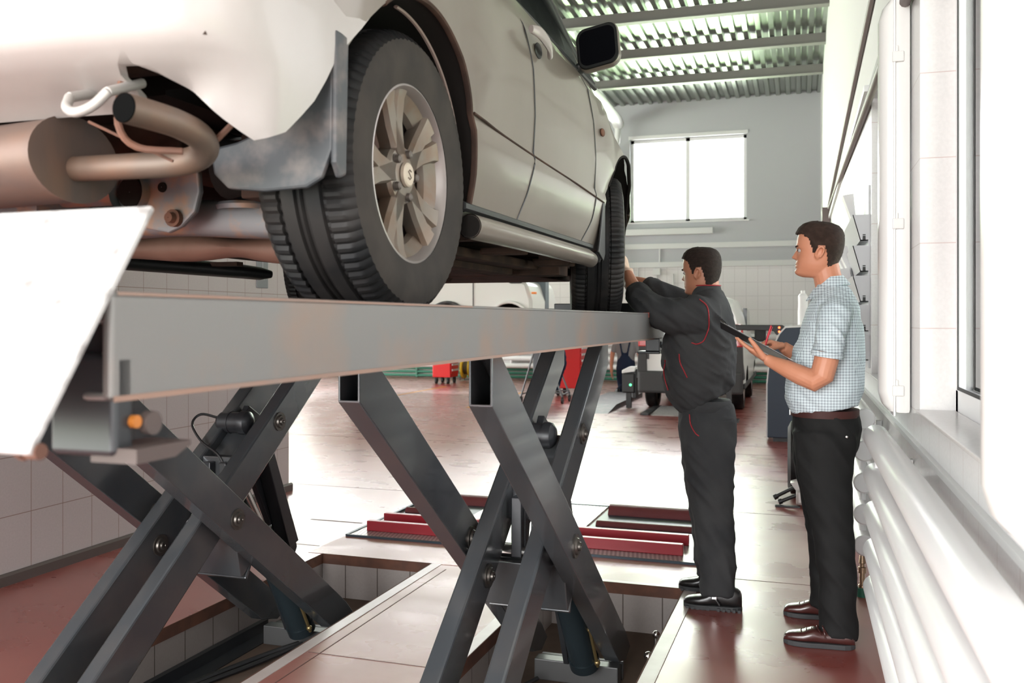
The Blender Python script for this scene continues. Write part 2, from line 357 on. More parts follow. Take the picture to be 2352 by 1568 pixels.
def copytree(o, parent=None):
    c = o.copy(); C.objects.link(c)
    if parent is not None: c.parent = parent
    else: FRAMES[c.name] = FRAMES.get(o.name, I4)
    for ch in [x for x in bpy.data.objects if x.parent == o]: copytree(ch, c)
    return c

# ================================================================== THE HALL (its own frame RH)
FR = RH
XR = .42; XL = -4.01; YB = 21.08; ZC = 6.33
# right wall: pieces round the window openings
def wall_with_openings(name, x0, x1, ya, yb, za, zb, ops, m):
    bm = bm_(); ys = sorted({ya, yb, *[o[0] for o in ops], *[o[1] for o in ops]})
    for i in range(len(ys)-1):
        a, b = ys[i], ys[i+1]; op = [o for o in ops if o[0] <= a+1e-6 and o[1] >= b-1e-6]
        if op: box(bm, x0, x1, a, b, za, op[0][2]); box(bm, x0, x1, a, b, op[0][3], zb)
        else: box(bm, x0, x1, a, b, za, zb)
    bmesh.ops.remove_doubles(bm, verts=bm.verts, dist=1e-5)
    return struct(name, bm, m)
OPS = [(-1.6, .9, 1.06, 3.2), (2.05, 3.685, 1.06, 2.92), (4.36, 6.1, 1.06, 2.77)]
wall_with_openings('wall_right', XR, XR+.182, -5.3, YB+.3, -.05, ZC+.3, OPS, 'walltile_right')
bm = bm_()
for (a, b, z0, z1) in OPS:    # window reveals and sills, tiled
    box(bm, XR+.002, XR+.12, b-.003, b+.0, z0, z1)
struct('trim_1', bm, 'reveal')
for i, (a, b, z0, z1) in enumerate(OPS):
    w_ = thing('window_%d' % (i+1), None, None, (XR+.17, (a+b)/2, z0)); w_['kind'] = 'structure'
    bm = bm_(); x0, x1 = XR+.12, XR+.18
    for (p, q, r, s_) in ((a, a+.05, z0, z1), (b-.05, b, z0, z1), (a, b, z0, z0+.09), (a, b, z1-.09, z1)): box(bm, x0, x1, p, q, r, s_)
    obj('window_frame', bm, 'pvc', w_, bev=.004)
    bm = bm_(); g0, g1, h0, h1 = a+.05, b-.05, z0+.09, z1-.09
    for (p, q, r, s_) in ((g0, g0+.012, h0, h1), (g1-.012, g1, h0, h1), (g0, g1, h0, h0+.012), (g0, g1, h1-.012, h1)): box(bm, x0-.003, x0-.0005, p, q, r, s_)
    obj('window_gasket', bm, 'gasket', w_)
    bm = bm_(); box(bm, XR+.146, XR+.150, a+.05, b-.05, z0+.05, z1-.05); obj('glass_pane', bm, 'pane', w_)
    bm = bm_(); box(bm, XR-.015, XR+.12, a+.0, b-.003, z0-.0, z0+.012); obj('window_sill', bm, 'reveal', w_, bev=.003)
# ledge strip and tile cap, conduits high on the wall
bm = bm_(); box(bm, XR-.018, XR, 1.0, YB, .925, .945); struct('trim_2', bm, 'trimw')
bm = bm_(); box(bm, XR-.03, XR, 6.3, YB, 2.86, 2.90); struct('trim_3', bm, 'trimw')
bm = bm_(); tube(bm, [(XR-.02, 1.0, 3.40), (XR-.02, 5.8, 3.28), (XR-.02, 14.7, 3.08), (XR-.02, 14.9, 2.9)], .017)
one('conduit', bm, 'conduit', 'upper brown conduit running high along the right wall', 'conduit', smooth=True)
bm = bm_(); tube(bm, [(XR-.025, 1.0, 2.55), (XR-.025, 5.75, 2.72), (XR-.025, 15.9, 3.07), (XR-.025, 15.9, 2.75)], .022)
one('conduit', bm, 'conduit', 'lower brown conduit sloping along the right wall above the tiles', 'conduit', smooth=True)
bm = bm_(); prism(bm, [(14.0, 3.02), (14.0, 2.72), (14.25, 2.72), (14.45, 3.02)], 'x', XR-.12, XR-.01)
one('wall_bracket', bm, 'conduit', 'small brown bracket on the right wall at the end of the upper conduit', 'bracket', bev=.005)

# back wall, windows in one row; three behind the car added for floor reflections
bw = [(-3.74, -1.135), (-7.0, -4.4), (-9.9, -7.3), (-12.8, -10.2)]
bm = bm_(); xs = sorted({-16.3, XR+.3, *[v for p in bw for v in p]})
for i in range(len(xs)-1):
    a, b = xs[i], xs[i+1]
    if (a, b) in bw: box(bm, a, b, YB, YB+.3, -.05, 3.63); box(bm, a, b, YB, YB+.3, 5.54, ZC+.3)
    else: box(bm, a, b, YB, YB+.3, -.05, ZC+.3)
bmesh.ops.remove_doubles(bm, verts=bm.verts, dist=1e-5)
struct('wall_back', bm, 'walltile_back')
for i, (a, b) in enumerate(bw):
    w_ = thing('window_%d' % (i+4), None, None, ((a+b)/2, YB+.2, 3.63)); w_['kind'] = 'structure'
    bm = bm_(); m_ = (a+b)/2
    for (p, q, r, s_) in ((a, a+.07, 3.63, 5.54), (b-.07, b, 3.63, 5.54), (a, b, 3.63, 3.70), (a, b, 5.47, 5.54), (m_-.045, m_+.045, 3.63, 5.54)): box(bm, p, q, YB+.15, YB+.22, r, s_)
    obj('window_frame', bm, 'pvc', w_)
    bm = bm_(); box(bm, a+.03, b-.03, YB+.18, YB+.184, 3.66, 5.51); obj('glass_pane', bm, 'pane', w_)
    bm = bm_(); box(bm, a-.05, b+.05, YB-.06, YB+.14, 3.60, 3.63); obj('window_sill', bm, 'white', w_)
    bm = bm_(); box(bm, a-.03, b+.03, YB-.02, YB, 5.54, 5.62); obj('window_head', bm, 'white', w_)
bm = bm_(); box(bm, -16, XR, YB-.05, YB, 3.02, 3.14); struct('trim_4', bm, 'trimw')
bm = bm_(); box(bm, -16, XR, YB-.05, YB, 2.60, 2.72); struct('trim_5', bm, 'trimw')
bm = bm_(); box(bm, -3.86, -1.86, YB-.16, YB-.01, 3.33, 3.47, bev=.01)
one('cable_tray', bm, 'trimw', 'long shallow grey tray fixed under the bright window on the back wall', 'cable tray')
for x, z0, z1 in ((-3.05, 2.72, 3.02), (-3.55, 1.2, 2.6), (-3.12, 1.2, 2.45), (-2.75, 1.5, 2.45)):
    bm = bm_(); cyl(bm, (x, YB-.03, z0), (x, YB-.03, z1), .018, 10)
    one('vertical_pipe', bm, 'trimw', 'thin white vertical pipe on the back wall left of the mechanic', 'pipe', 'thin white pipes on the back wall', smooth=True)
bm = bm_(); box(bm, -3.2, -3.03, YB-.09, YB-.01, 2.42, 2.58, bev=.01); one('junction_box', bm, 'trimw', 'small white junction box on the pipe behind the mechanic\'s head', 'junction box')

# left tiled wall (ends 6.7 m down the hall)
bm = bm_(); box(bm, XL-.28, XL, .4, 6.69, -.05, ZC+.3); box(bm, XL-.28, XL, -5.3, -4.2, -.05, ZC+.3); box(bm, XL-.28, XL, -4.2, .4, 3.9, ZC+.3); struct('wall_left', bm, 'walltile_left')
bm = bm_(); prism(bm, [(XL-.0, 0), (XL+.022, 0), (XL+.022, .05), (XL+.012, .062), (XL-.0, .062)], 'y', .4, 6.72); struct('baseboard_left', bm, 'base')
s_ = thing('wall_sign', 'small grey post sign on the tiled left wall', 'sign', (XL+.005, 6.4, 1.72))
bm = bm_(); box(bm, XL, XL+.008, 6.215, 6.37, 1.65, 1.92, bev=.003); obj('sign_plate', bm, 'sign', s_)
def text(name, body, size, mx, m, parent=None, ext=.001):
    cu = bpy.data.curves.new(name, 'FONT'); cu.body = body; cu.size = size; cu.extrude = ext; cu.align_x = 'CENTER'
    o = bpy.data.objects.new(name, cu); C.objects.link(o); dg = bpy.context.evaluated_depsgraph_get(); dg.update()
    me = bpy.data.meshes.new_from_object(o.evaluated_get(dg), depsgraph=dg); bpy.data.objects.remove(o); me.transform(mx); return obj(name, me, m, parent)
MY = Matrix(((0, 0, 1, 0), (1, 0, 0, 0), (0, 1, 0, 0), (0, 0, 0, 1)))   # text readable on a wall that faces +x
text('sign_lettering', 'ПОСТ', .048, Matrix.Translation((XL+.0085, 6.292, 1.715)) @ MY, 'signw', s_)
text('sign_numeral', '1', .09, Matrix.Translation((XL+.0085, 6.292, 1.80)) @ MY, 'signw', s_)
# far-left wall with a gate opening added to light the floor, wall behind the camera with a gate
bm = bm_()
for (y0, y1, z0, z1) in ((6.4, 8.4, 0, ZC), (17.6, YB, 0, ZC), (8.4, 17.6, 4.2, ZC)): box(bm, -16.3, -16.1, y0, y1, z0-.05, z1+.3)
box(bm, -16.3, XL-.28, 6.41, 6.69, -.05, ZC+.3); struct('wall_far_left', bm, 'white')
bm = bm_(); box(bm, XL-.28, -5.0+.0, -5.3, -5.1, 0, 4); bm.clear()
box(bm, XL-.3, -4.85+0.0, -5.3, -5.0, -.05, ZC+.3); bm.clear()
box(bm, .5-.0, .7, -5.3, -5.0, -.05, ZC+.3); box(bm, -4.3, .7, -5.3, -5.0, 4.2, ZC+.3); struct('wall_front', bm, 'white')

# corrugated deck and beams
bm = bm_(); P_ = .215; prof = []; x = -16.2
while x < XR+.1: prof += [(x, ZC), (x+.08, ZC), (x+.105, ZC+.055), (x+.19, ZC+.055)]; x += P_
ya, yb = -5.3, YB+.2
va = [bm.verts.new((p[0], ya, p[1])) for p in prof]; vb = [bm.verts.new((p[0], yb, p[1])) for p in prof]
for i in range(len(prof)-1): bm.faces.new((va[i], va[i+1], vb[i+1], vb[i]))
struct('ceiling', bm, 'deck')
bm = bm_(); box(bm, -16.3, XR+.3, -5.3, YB+.3, ZC+.12, ZC+.16); struct('ceiling_top', bm, 'trimw')
for k, f in enumerate([14.02+1.92*j for j in range(-7, 3)]):
    bm = bm_(); y = (f-.05)/.9545+.0; box(bm, -16.1, XR, y, y+.10, ZC-.17, ZC-.012); box(bm, -16.1, XR, y-.03, y+.13, ZC-.185, ZC-.17)
    struct('ceiling_beam', bm, 'beam')
# ceiling pipe and truss at the left
bm = bm_(); tube(bm, [(-3.96, 2, 5.93), (-3.96, YB-.5, 5.93), (-3.96, YB-.25, 5.86)], .13, 16)
tube(bm, [(-3.96, YB-.3, 5.95), (-3.99, YB-.25, 5.45), (-4.1, YB-.2, 5.0), (-4.1, YB-.2, 2)], .07, 12, 4); one('ceiling_duct', bm, 'trimw', 'white round duct along the ceiling turning down the back wall', 'duct', smooth=True)
for y, lb in ((10.5, 'nearest'), (14, 'middle'), (17.5, 'farthest')):
    bm = bm_(); box(bm, -4.5, -4.42, y, y+.07, 5.0, 6.15); box(bm, -6.5, -4.42, y, y+.07, 5.35, 5.42); tube(bm, [(-4.5, y+.03, 5.4), (-5.4, y+.03, 6.1)], .025, 6)
    one('hanger_frame', bm, 'trimw', lb+' of three white steel hanger frames under the deck left of the duct', 'frame', 'hanger frames under the deck')

# radiators along the right wall (5 stacked tubes each)
ZR = [.26, .418, .577, .738, .90]
def radiator(y0, y1, label):
    t = thing('tube_radiator', label, 'radiator', (.31, y0, .2), 'tube radiators on the right wall')
    for z in ZR:
        bm = bm_(); lathe(bm, [(y0, .001), (y0, .046), (y0+.006, .053), (y1-.006, .053), (y1, .046), (y1, .001)], (.31, 0, z), 'y', 32); obj('radiator_tube', bm, 'pipe', t, smooth=.6)
    for y in (y0+.14, y1-.14):
        for i in range(4): bm = bm_(); cyl(bm, (.31, y, ZR[i]), (.31, y, ZR[i+1]), .017, 12); obj('link_pipe', bm, 'pipe', t, smooth=True)
    bm = bm_()
    for y in (y0+.35, y1-.35): bm = bm_(); box(bm, .33, XR-.003, y-.015, y+.015, .80, .83); box(bm, .39, XR-.003, y-.02, y+.02, .3, .86); obj('wall_bracket', bm, 'trimw', t)
    return t
radiator(-.4, 4.24, 'long white tube radiator running nearest along the right wall')
radiator(4.98, 9.4, 'white tube radiator with round end caps behind the man in slacks')
v = thing('radiator_valve', 'brass valve with green elbow hanging under the radiator beside the slacks', 'valve', (.30, 4.92, .02))
bm = bm_(); lathe(bm, [(.21, .001), (.21, .012), (.17, .018), (.165, .012), (.15, .012), (.148, .021), (.12, .021), (.118, .014), (.06, .014), (.058, .019), (.03, .019)], (.30, 5.0, 0), 'z', 16); obj('valve_body', bm, mat('brass', (.35, .24, .16), .3, .9), v, smooth=.6)
bm = bm_(); cyl(bm, (.30, 5.0, .045), (.30, 5.0, -.0), .030, 12); tube(bm, [(.30, 5.0, .02), (.30, 5.0, .004), (.33, 5.0, .004)], .026, 12); obj('elbow', bm, 'green', v, smooth=True)
# wall lamps (sealed tube lamps stood upright)
def lamp(y, label):
    t = thing('wall_lamp', label, 'lamp', (XR, y, 1.03))
    def half(xa, xb, r, m, nm):
        bm = bm_(); d = xb-xa
        poly = []
        for k in range(7): a = PI/2*k/6; poly.append((y-.065+.0+.03*(1-math.sin(a)), xb-d+.0+.03*(1-math.cos(a)) if False else 0))
        return bm
    bm = bm_(); box(bm, XR-.062, XR-.004, y-.062, y+.062, 1.03, 2.68, bev=.016); obj('lamp_body', bm, 'lampcover', t, smooth=.8)
    bm = bm_(); box(bm, XR-.068, XR-.060, y-.070, y+.070, 1.02, 2.69, bev=.003); obj('lamp_rim', bm, 'white', t)
    bm = bm_(); z0, z1 = 1.035, 2.675
    loft(bm, [(XR-.066, y, z) for z in (z0, z0+.004, z0+.03, z0+.08, z1-.08, z1-.03, z1-.004, z1)], [(r, .060*(.8+.2*min(1, r/.06))) for r in (.006, .018, .040, .055, .055, .040, .018, .006)], 24, (1, 0, 0), sq=.75)
    obj('lamp_diffuser', bm, 'lampcover', t, smooth=True)
    for z in (1.10, 1.76, 2.42):
        bm = bm_(); box(bm, XR-.072, XR-.03, y-.0745, y-.064, z, z+.042, bev=.004); box(bm, XR-.060, XR-.05, y-.0715, y-.063, z+.04, z+.065, bev=.003)
        obj('clip', bm, 'lampcover', t)
lamp(4.0, 'tall white sealed wall lamp between the windows, farther from the camera')
lamp(1.76, 'blurred white wall lamp at the right edge, nearest the camera')
# literature pockets on the wall behind the man
rk = thing('pocket_rack', 'grey plastic rack of leaning document pockets on the wall behind the man in checks', 'rack', (XR, 7, 1.15))
bm = bm_(); box(bm, XR-.012, XR-.001, 6.2, 7.9, 1.1, 2.25); obj('back_plate', bm, 'plastic', rk)
for i, z in enumerate((1.90, 1.705, 1.515, 1.33, 1.147)):
    bm = bm_()
    prism(bm, [(XR-.012, z), (XR-.06, z), (XR-.105, z+.165), (XR-.100, z+.165), (XR-.056, z+.006), (XR-.012, z+.006)], 'y', 6.2, 7.9)
    for y in (6.2, 7.05, 7.893): prism(bm, [(XR-.012, z), (XR-.06, z), (XR-.105, z+.165), (XR-.012, z+.165)], 'y', y, y+.007)
    p = obj('pocket', bm, 'plastic', rk)
    bm = bm_(); box(bm, XR-.045, XR-.028, 6.196, 6.2, z+.005, z+.03); box(bm, XR-.045, XR-.028, 6.196, 6.2, z+.034, z+.04); obj('label_clip', bm, 'gasket', p)
for i, (y, z, dx) in enumerate(((6.75, 2.0, .02), (7.0, 1.66, .05), (7.25, 1.66, .07), (7.35, 1.5, .06), (6.9, 1.5, .04))):
    bm = bm_(); prism(bm, [(XR-.045, z), (XR-.05, z), (XR-.12-dx, z+.26), (XR-.05-dx, z+.27)], 'y', y, y+.21)
    one('leaflet_bundle', bm, 'paper', ['leaflet bundle standing up from the top pocket of the rack', 'nearer of two leaflet bundles fanned out of the second pocket', 'farther of two leaflet bundles fanned out of the second pocket', 'farther leaflet bundle in the third pocket of the rack', 'nearer leaflet bundle in the third pocket of the rack'][i], 'papers', 'leaflet bundles in the wall pockets')
# back wall radiators and green pipes
for i, (a, b) in enumerate(((-11.9, -7.9), (-6.75, -3.2), (-2.4, .0))):
    t = thing('tube_radiator', ['white tube radiator on the back wall, behind the yellow reel', 'white tube radiator on the back wall behind the red tool chest', 'white tube radiator on the back wall behind the white van'][i], 'radiator', (a, YB-.15, .25), 'tube radiators on the back wall')
    for z in (.32, .50, .68, .86, 1.04, 1.22):
        bm = bm_(); cyl(bm, (a, YB-.16, z), (b, YB-.16, z), .062, 16); obj('radiator_tube', bm, 'pipe', t, smooth=.6)
    for x in (a+.2, b-.2): bm = bm_(); cyl(bm, (x, YB-.16, .3), (x, YB-.16, 1.22), .03, 8); box(bm, x-.03, x+.03, YB-.14, YB-.055, .3, 1.3); obj('link_pipe', bm, 'pipe', t)
for z in (.05, .14, .23):
    bm = bm_(); cyl(bm, (-15.5, YB-.10, z), (.3, YB-.10, z), .032, 10); 
    for x in range(-15, 1, 2): box(bm, x-.02, x+.02, YB-.14, YB-.002, z-.04, z+.04)
    one('green_pipe', bm, 'green', ['lowest', 'middle', 'top'][[.05, .14, .23].index(z)]+' of three green pipes along the foot of the back wall', 'pipe', 'green pipes at the foot of the back wall', smooth=True)

# ================================================================== FLOOR, PITS (lift frame)
FR = LF
LP = (-2.83, -2.12, 1.9, 4.885); RP = (-1.39, -.672, 1.9, 4.84)
bm = bm_()
def fl(x0, x1, y0, y1, z0=-.05, z1=0): box(bm, x0, x1, y0, y1, z0, z1)
fl(-17.5, LP[0]-.0, -5.6, 4.885); fl(-17.5, 1.2, 4.885, 22.5); fl(RP[1]+.065, 1.2, -5.6, 4.885); fl(LP[0], RP[1]+.065, -5.6, 1.9)
fl(RP[1], RP[1]+.065, 1.9, 4.885) if False else None
struct('floor', bm, 'floor')
bm = bm_(); box(bm, LP[1]+.06, RP[0]-.06, 1.9, 4.885, -.05, .0); struct('floor_walkway', bm, 'walk')
def frame(name, x0, x1, y0, y1, m='cream'):
    bm = bm_(); box(bm, x0, x1, y0, y1, -.05, .003, bev=.002); struct(name, bm, m)
frame('trim_6', LP[1], LP[1]+.06, 1.9, 4.885); frame('trim_7', RP[0]-.06, RP[0], 1.9, 4.885); frame('trim_8', RP[1], RP[1]+.065, 1.9, 4.885)
frame('trim_9', RP[0]+.0, RP[1], 4.84, 4.885)
for nm, P in (('wall_pit_left', LP), ('wall_pit_right', RP)):
    x0, x1, y0, y1 = P
    bm = bm_(); box(bm, x0-.04, x0, y0, y1, -.26, -.05); box(bm, x1, x1+.04, y0, y1, -.26, -.05); struct(nm, bm, 'pittile2')
    bm = bm_(); box(bm, x0-.04, x1+.04, y1, y1+.04, -.26, -.05); box(bm, x0-.04, x1+.04, y0-.04, y0, -.26, -.05); struct(nm+'_end', bm, 'pittile')
    bm = bm_(); box(bm, x0-.04, x1+.04, y0-.04, y1+.04, -.30, -.25); struct('floor_pit', bm, 'pit')
    bm = bm_()
    for (a, b, c, d) in ((x0, x0+.004, y0, y1), (x1-.004, x1, y0, y1), (x0, x1, y1-.004, y1)): box(bm, a, b, c, d, -.055, .004)
    one('pit_edge_angle', bm, 'rust', 'rusty steel angle lining the %s lift pit' % ('left' if nm.endswith('left') else 'right'), 'edge angle', 'pit edge angles')
# concrete apron between pits and brake tester, with plate seams
bm = bm_(); box(bm, -2.93, -.62, 4.887, 5.33, -.04, .002); struct('floor_apron', bm, 'walk')
bm = bm_()
for (x0, x1, y0, y1) in ((-3.4, -3.0, 5.7, 5.72), (-2.0, -1.995, 2, 4.8), (-17, .3, 6.9, 6.904), (-17, .2, 9.9, 9.904), (-2.05, -1.45, 3.42, 3.425), (-.60, .4, 5.12, 5.124), (-5, -2.95, 5.05, 5.055)): box(bm, x0, x1, y0, y1, 0, .0012)
struct('trim_10', bm, mat('floor_joint', (.16, .08, .07), .6))
bm = bm_(); prism(bm, [(1.9, -.25), (4.25, -.25), (4.25, -.19), (1.9, -.19)], 'x', -2.82, -2.79); prism(bm, [(1.9, -.25), (4.25, -.25), (4.25, -.245), (1.9, -.245)], 'x', -2.82, -2.70)
one('pit_channel', bm, 'darklift', 'dark steel guide channel along the left side of the left pit', 'channel')
bm = bm_(); tube(bm, [(-2.45, 4.0, -.2), (-2.6, 3.8, -.235), (-2.72, 3.3, -.235), (-2.76, 2.6, -.235), (-2.76, 1.95, -.235)], .014, 8, 6)
tube(bm, [(-2.43, 4.0, -.2), (-2.56, 3.75, -.235), (-2.68, 3.3, -.235), (-2.72, 2.6, -.235)], .012, 8, 6)
one('hydraulic_hose', bm, 'black', 'black hydraulic hoses lying on the floor of the left pit', 'hose', smooth=True)
bm = bm_(); tube(bm, [(-1.2, 3.95, -.2), (-1.32, 3.7, -.235), (-1.33, 3.0, -.235), (-1.33, 2.0, -.235)], .010, 8, 6)
one('hydraulic_hose', bm, 'black', 'thin black hose along the inner wall of the right pit', 'hose', smooth=True)
# rail with bolts at the right edge of the right pit
bm = bm_(); box(bm, -.735, -.70, 3.0, 4.0, -.25, -.17); box(bm, -.76, -.745, 3.0, 4.0, -.25, -.20); cyl(bm, (-.72, 4.05, -.25), (-.72, 4.05, -.08), .012, 10); cyl(bm, (-.72, 4.25, -.25), (-.72, 4.25, -.05), .010, 10); sph(bm, (-.72, 4.05, -.08), .02); sph(bm, (-.72, 4.25, -.05), .018)
one('pit_side_rail', bm, 'chrome', 'bright steel rail with bolts along the outer side of the right pit', 'rail', smooth=.6)

# roller brake tester set in the floor
bt = thing('brake_tester', 'floor plate brake tester with red bars and rollers beyond the pits', 'brake tester', (-1.78, 6, 0))
bm = bm_(); box(bm, -2.90, -.66, 5.335, 6.05, .0, .012); box(bm, -2.35, -1.50, 6.05, 6.75, .0, .012); obj('tread_plate', bm, 'plate', bt)
bm = bm_(); box(bm, -2.91, -.65, 5.322, 5.335, 0, .016); box(bm, -.66, -.645, 5.33, 6.75, 0, .016); box(bm, -2.92, -2.90, 5.33, 6.75, 0, .016); box(bm, -2.92, -.65, 6.75, 6.77, 0, .016)
for (x0, x1) in ((-2.89, -2.36), (-1.49, -.665)): box(bm, x0, x1, 6.05, 6.75, -.04, .001)
obj('steel_frame', bm, mat('tester_frame', (.03, .045, .06), .4, .4), bt)
for (x0, x1) in ((-2.84, -2.15), (-1.55, -.77)):
    for y in (5.47, 5.72):
        bm = bm_(); box(bm, x0, x1, y, y+.045, .012, .078); obj('wheel_bar', bm, 'redbar', bt, bev=.004)
for (x0, x1) in ((-2.87, -2.38), (-1.45, -.70)):
    for y, r in ((6.58, .075), (6.16, .035)):
        bm = bm_(); cyl(bm, (x0, y, -.012 if r > .05 else 0), (x1, y, -.012 if r > .05 else 0), r, 32); obj('roller', bm, 'brake', bt, smooth=.6)

# ================================================================== SCISSOR LIFTS
PV = (3.27, .575)
def arm(y0, z0, y1, z1, h=.088, cuttop=False):
    """outline of an arm in the yz plane from its top end to its foot"""
    d = Vector((y1-y0, z1-z0)).normalized(); n = Vector((-d.y, d.x))
    if n.y < 0: n = -n
    a, b = Vector((y0, z0)), Vector((y1, z1)); return a, b, d, n, h
def arm_mesh(y0, z0, y1, z1, x0, x1, h=.085, hollow=False):
    a, b, d, n, h = arm(y0, z0, y1, z1, h)
    lo, up = a-n*h, a+n*h; s = 1 if d.x > 0 else -1
    # top end cut upright, foot cut flat to a toe
    k = (up.x-lo.x)/d.x; lo2 = lo; up2 = up-d*k
    f1, f2 = b-n*h-d*.05, b+n*h
    toe = Vector((b.x+.02*s, b.y-h*.9))
    poly = [tuple(lo2), tuple(up2), tuple(f2), (f2.x+.10*s, f2.y-.10), tuple(toe+Vector((.03*s, 0))), tuple(f1)]
    bm = bm_(); prism(bm, poly, 'x', x0, x1)
    if hollow:
        fs = [f for f in bm.faces if abs(f.normal.y) > .98 and abs(f.calc_center_median().y-lo.x) < .02]
        if fs:
            r = bmesh.ops.inset_region(bm, faces=fs, thickness=.010); 
            q = bmesh.ops.extrude_face_region(bm, geom=fs); bmesh.ops.translate(bm, verts=[g for g in q['geom'] if isinstance(g, bmesh.types.BMVert)], vec=(0, .35, -.26)); bmesh.ops.delete(bm, geom=fs, context='FACES')
    return bm
def bolt(parent, x, y, z, r=.032, s=1):
    bm = bm_(); lathe(bm, [(0, r+.012), (.006*s, r+.012), (.006*s, r), (.014*s, r*.9), (.014*s, r*.55), (.022*s, r*.5), (.022*s, r*.25), (.018*s, r*.2), (.018*s, .001)], (x, y, z), 'x', 24); obj('pivot_bolt', bm, mat('bolt_steel', (.10, .09, .08), .35, .7), parent, smooth=.5)
def lift(dx, label):
    t = thing('scissor_lift', label, 'car lift', (-1.07+dx, 3.2, -.25), 'scissor lifts')
    X = lambda v: v+dx
    tz = (2.42, 1.225, 4.15, -.095)
    for (x0, x1) in ((-.92, -.85), (-1.325, -1.255)):
        obj('outer_arm', arm_mesh(*tz, X(x0), X(x1), h=.078, hollow=True), 'lift', t, bev=.009)
    for (x0, x1) in ((-1.005, -.937), (-1.215, -1.147)):
        obj('inner_arm', arm_mesh(4.17, 1.25, 2.35, -.11, X(x0), X(x1), h=.08), 'lift', t, bev=.009)
    bolt(t, X(-.85), *PV); bolt(t, X(-1.147), 3.16, .47); bolt(t, X(-.937), 3.72, .93)
    for (x, s) in ((-1.255, 1),): bolt(t, X(x), *PV)
    # cross plates between the arms
    d = (Vector((4.13, -.11))-Vector((2.33, 1.25))).normalized(); ang = math.atan2(d.y, d.x)
    def cross(nm, x0, x1, y, z, ly, lz, a, m='lift'):
        bm = bm_(); mx = Matrix.Translation((0, y, z)) @ Matrix.Rotation(a, 4, 'X'); box(bm, X(x0), X(x1), -ly/2, ly/2, -lz/2, lz/2, mx); return obj(nm, bm, m, t, bev=.005)
    cross('cross_plate', -1.24, -.91, 3.46, .35, .16, .020, ang+PI*.5+.15)
    bm = bm_(); prism(bm, [(3.34, .475), (3.62, .475), (3.60, .445), (3.40, .30), (3.38, .30)], 'x', X(-1.24), X(-.91)); obj('cross_box', bm, 'lift', t, bev=.004)
    cross('upper_cross_plate', -1.15, -1.0, 3.60, .845, .22, .04, -ang)
    bm = bm_(); box(bm, X(-1.15), X(-1.0), 3.44, 3.50, .62, .80); obj('pawl_mount', bm, 'lift', t, bev=.004)
    cyl_ = bm_(); cyl(cyl_, (X(-1.23), 3.42, .50), (X(-.92), 3.42, .50), .032, 20); obj('pivot_shaft', cyl_, 'chrome', t, smooth=.6)
    for x in (-1.10, -1.02):
        bm = bm_(); prism(bm, [(3.40, .78), (3.50, .78), (3.50, .62), (3.46, .60), (3.44, .52), (3.40, .52)], 'x', X(x-.018), X(x+.018))
        prism(bm, [(3.36, .72), (3.42, .72), (3.42, .50), (3.36, .49)], 'x', X(x-.028), X(x+.014)); obj('safety_pawl', bm, 'darklift', t, bev=.004)
    # hydraulic rams, one sloping up to the crossing, guards
    bm = bm_(); cyl(bm, (X(-1.0), 4.02, -.14), (X(-1.04), 3.76, .36), .062, 28); cyl(bm, (X(-1.0), 4.02, -.14), (X(-1.003), 4.0, -.10), .068, 28); c_ = obj('ram_cylinder', bm, mat('ram_paint', (.022, .032, .038), .3, .3), t, smooth=.6)
    bm = bm_(); cyl(bm, (X(-1.04), 3.77, .34), (X(-1.08), 3.52, .78), .034, 20); obj('ram_rod', bm, 'chrome', t, smooth=.6)
    bm = bm_(); tube(bm, [(X(-.935), 3.99, -.13), (X(-.965), 3.78, .30)], .008, 8); sph(bm, (X(-.935), 3.98, -.11), .014); sph(bm, (X(-.95), 3.9, .06), .012); obj('ram_pipe', bm, mat('brass_pipe', (.30, .22, .10), .35, .8), t, smooth=True)
    bm = bm_(); prism(bm, [(4.02, -.15), (4.08, -.08), (3.85, .40), (3.76, .36)], 'x', X(-1.10), X(-1.075)); obj('ram_guard', bm, 'darklift', t, bev=.003)
    bm = bm_(); prism(bm, [(3.86, .92), (3.72, 1.0), (3.62, .88), (4.00, .22), (4.06, .12), (4.14, .24), (4.10, .36)], 'x', X(-1.13), X(-1.10)); prism(bm, [(3.80, .82), (3.74, .80), (3.96, .28), (4.04, .30)], 'x', X(-1.10), X(-1.03)); obj('ratchet_rail', bm, 'darklift', t, bev=.004)
    # base bar with feet
    bm = bm_(); box(bm, X(-1.25), X(-.86), 4.06, 4.13, -.25, -.155); box(bm, X(-1.25), X(-.86), 4.17, 4.20, -.25, -.17); obj('base_bar', bm, mat('base_bar_grey', (.10, .10, .10), .45, .4), t, bev=.004)
    # motor
    bm = bm_(); lathe(bm, [(-.09, .001), (-.09, .036), (-.075, .047), (-.03, .047), (-.03, .052), (-.022, .052), (-.022, .049), (.03, .049), (.03, .055), (.05, .055), (.062, .052), (.075, .034), (.078, .02), (.078, .001)], (X(-1.10), 3.62, .93), 'x', 28); mo = obj('motor', bm, 'darklift', t, smooth=.5)
    bm = bm_(); tube(bm, [(X(-1.18), 3.60, .95), (X(-1.24), 3.55, .97), (X(-1.25), 3.50, .93), (X(-1.18), 3.47, .86), (X(-1.06), 3.44, .80), (X(-1.03), 3.44, .70), (X(-1.06), 3.46, .60)], .006, 6, 6); obj('motor_cable', bm, 'black', mo, smooth=True)
    return t
lift(0, 'nearer grey scissor lift standing in the right pit under the near runway')
lift(-1.445, 'farther grey scissor lift standing in the left pit beside the tiled wall')

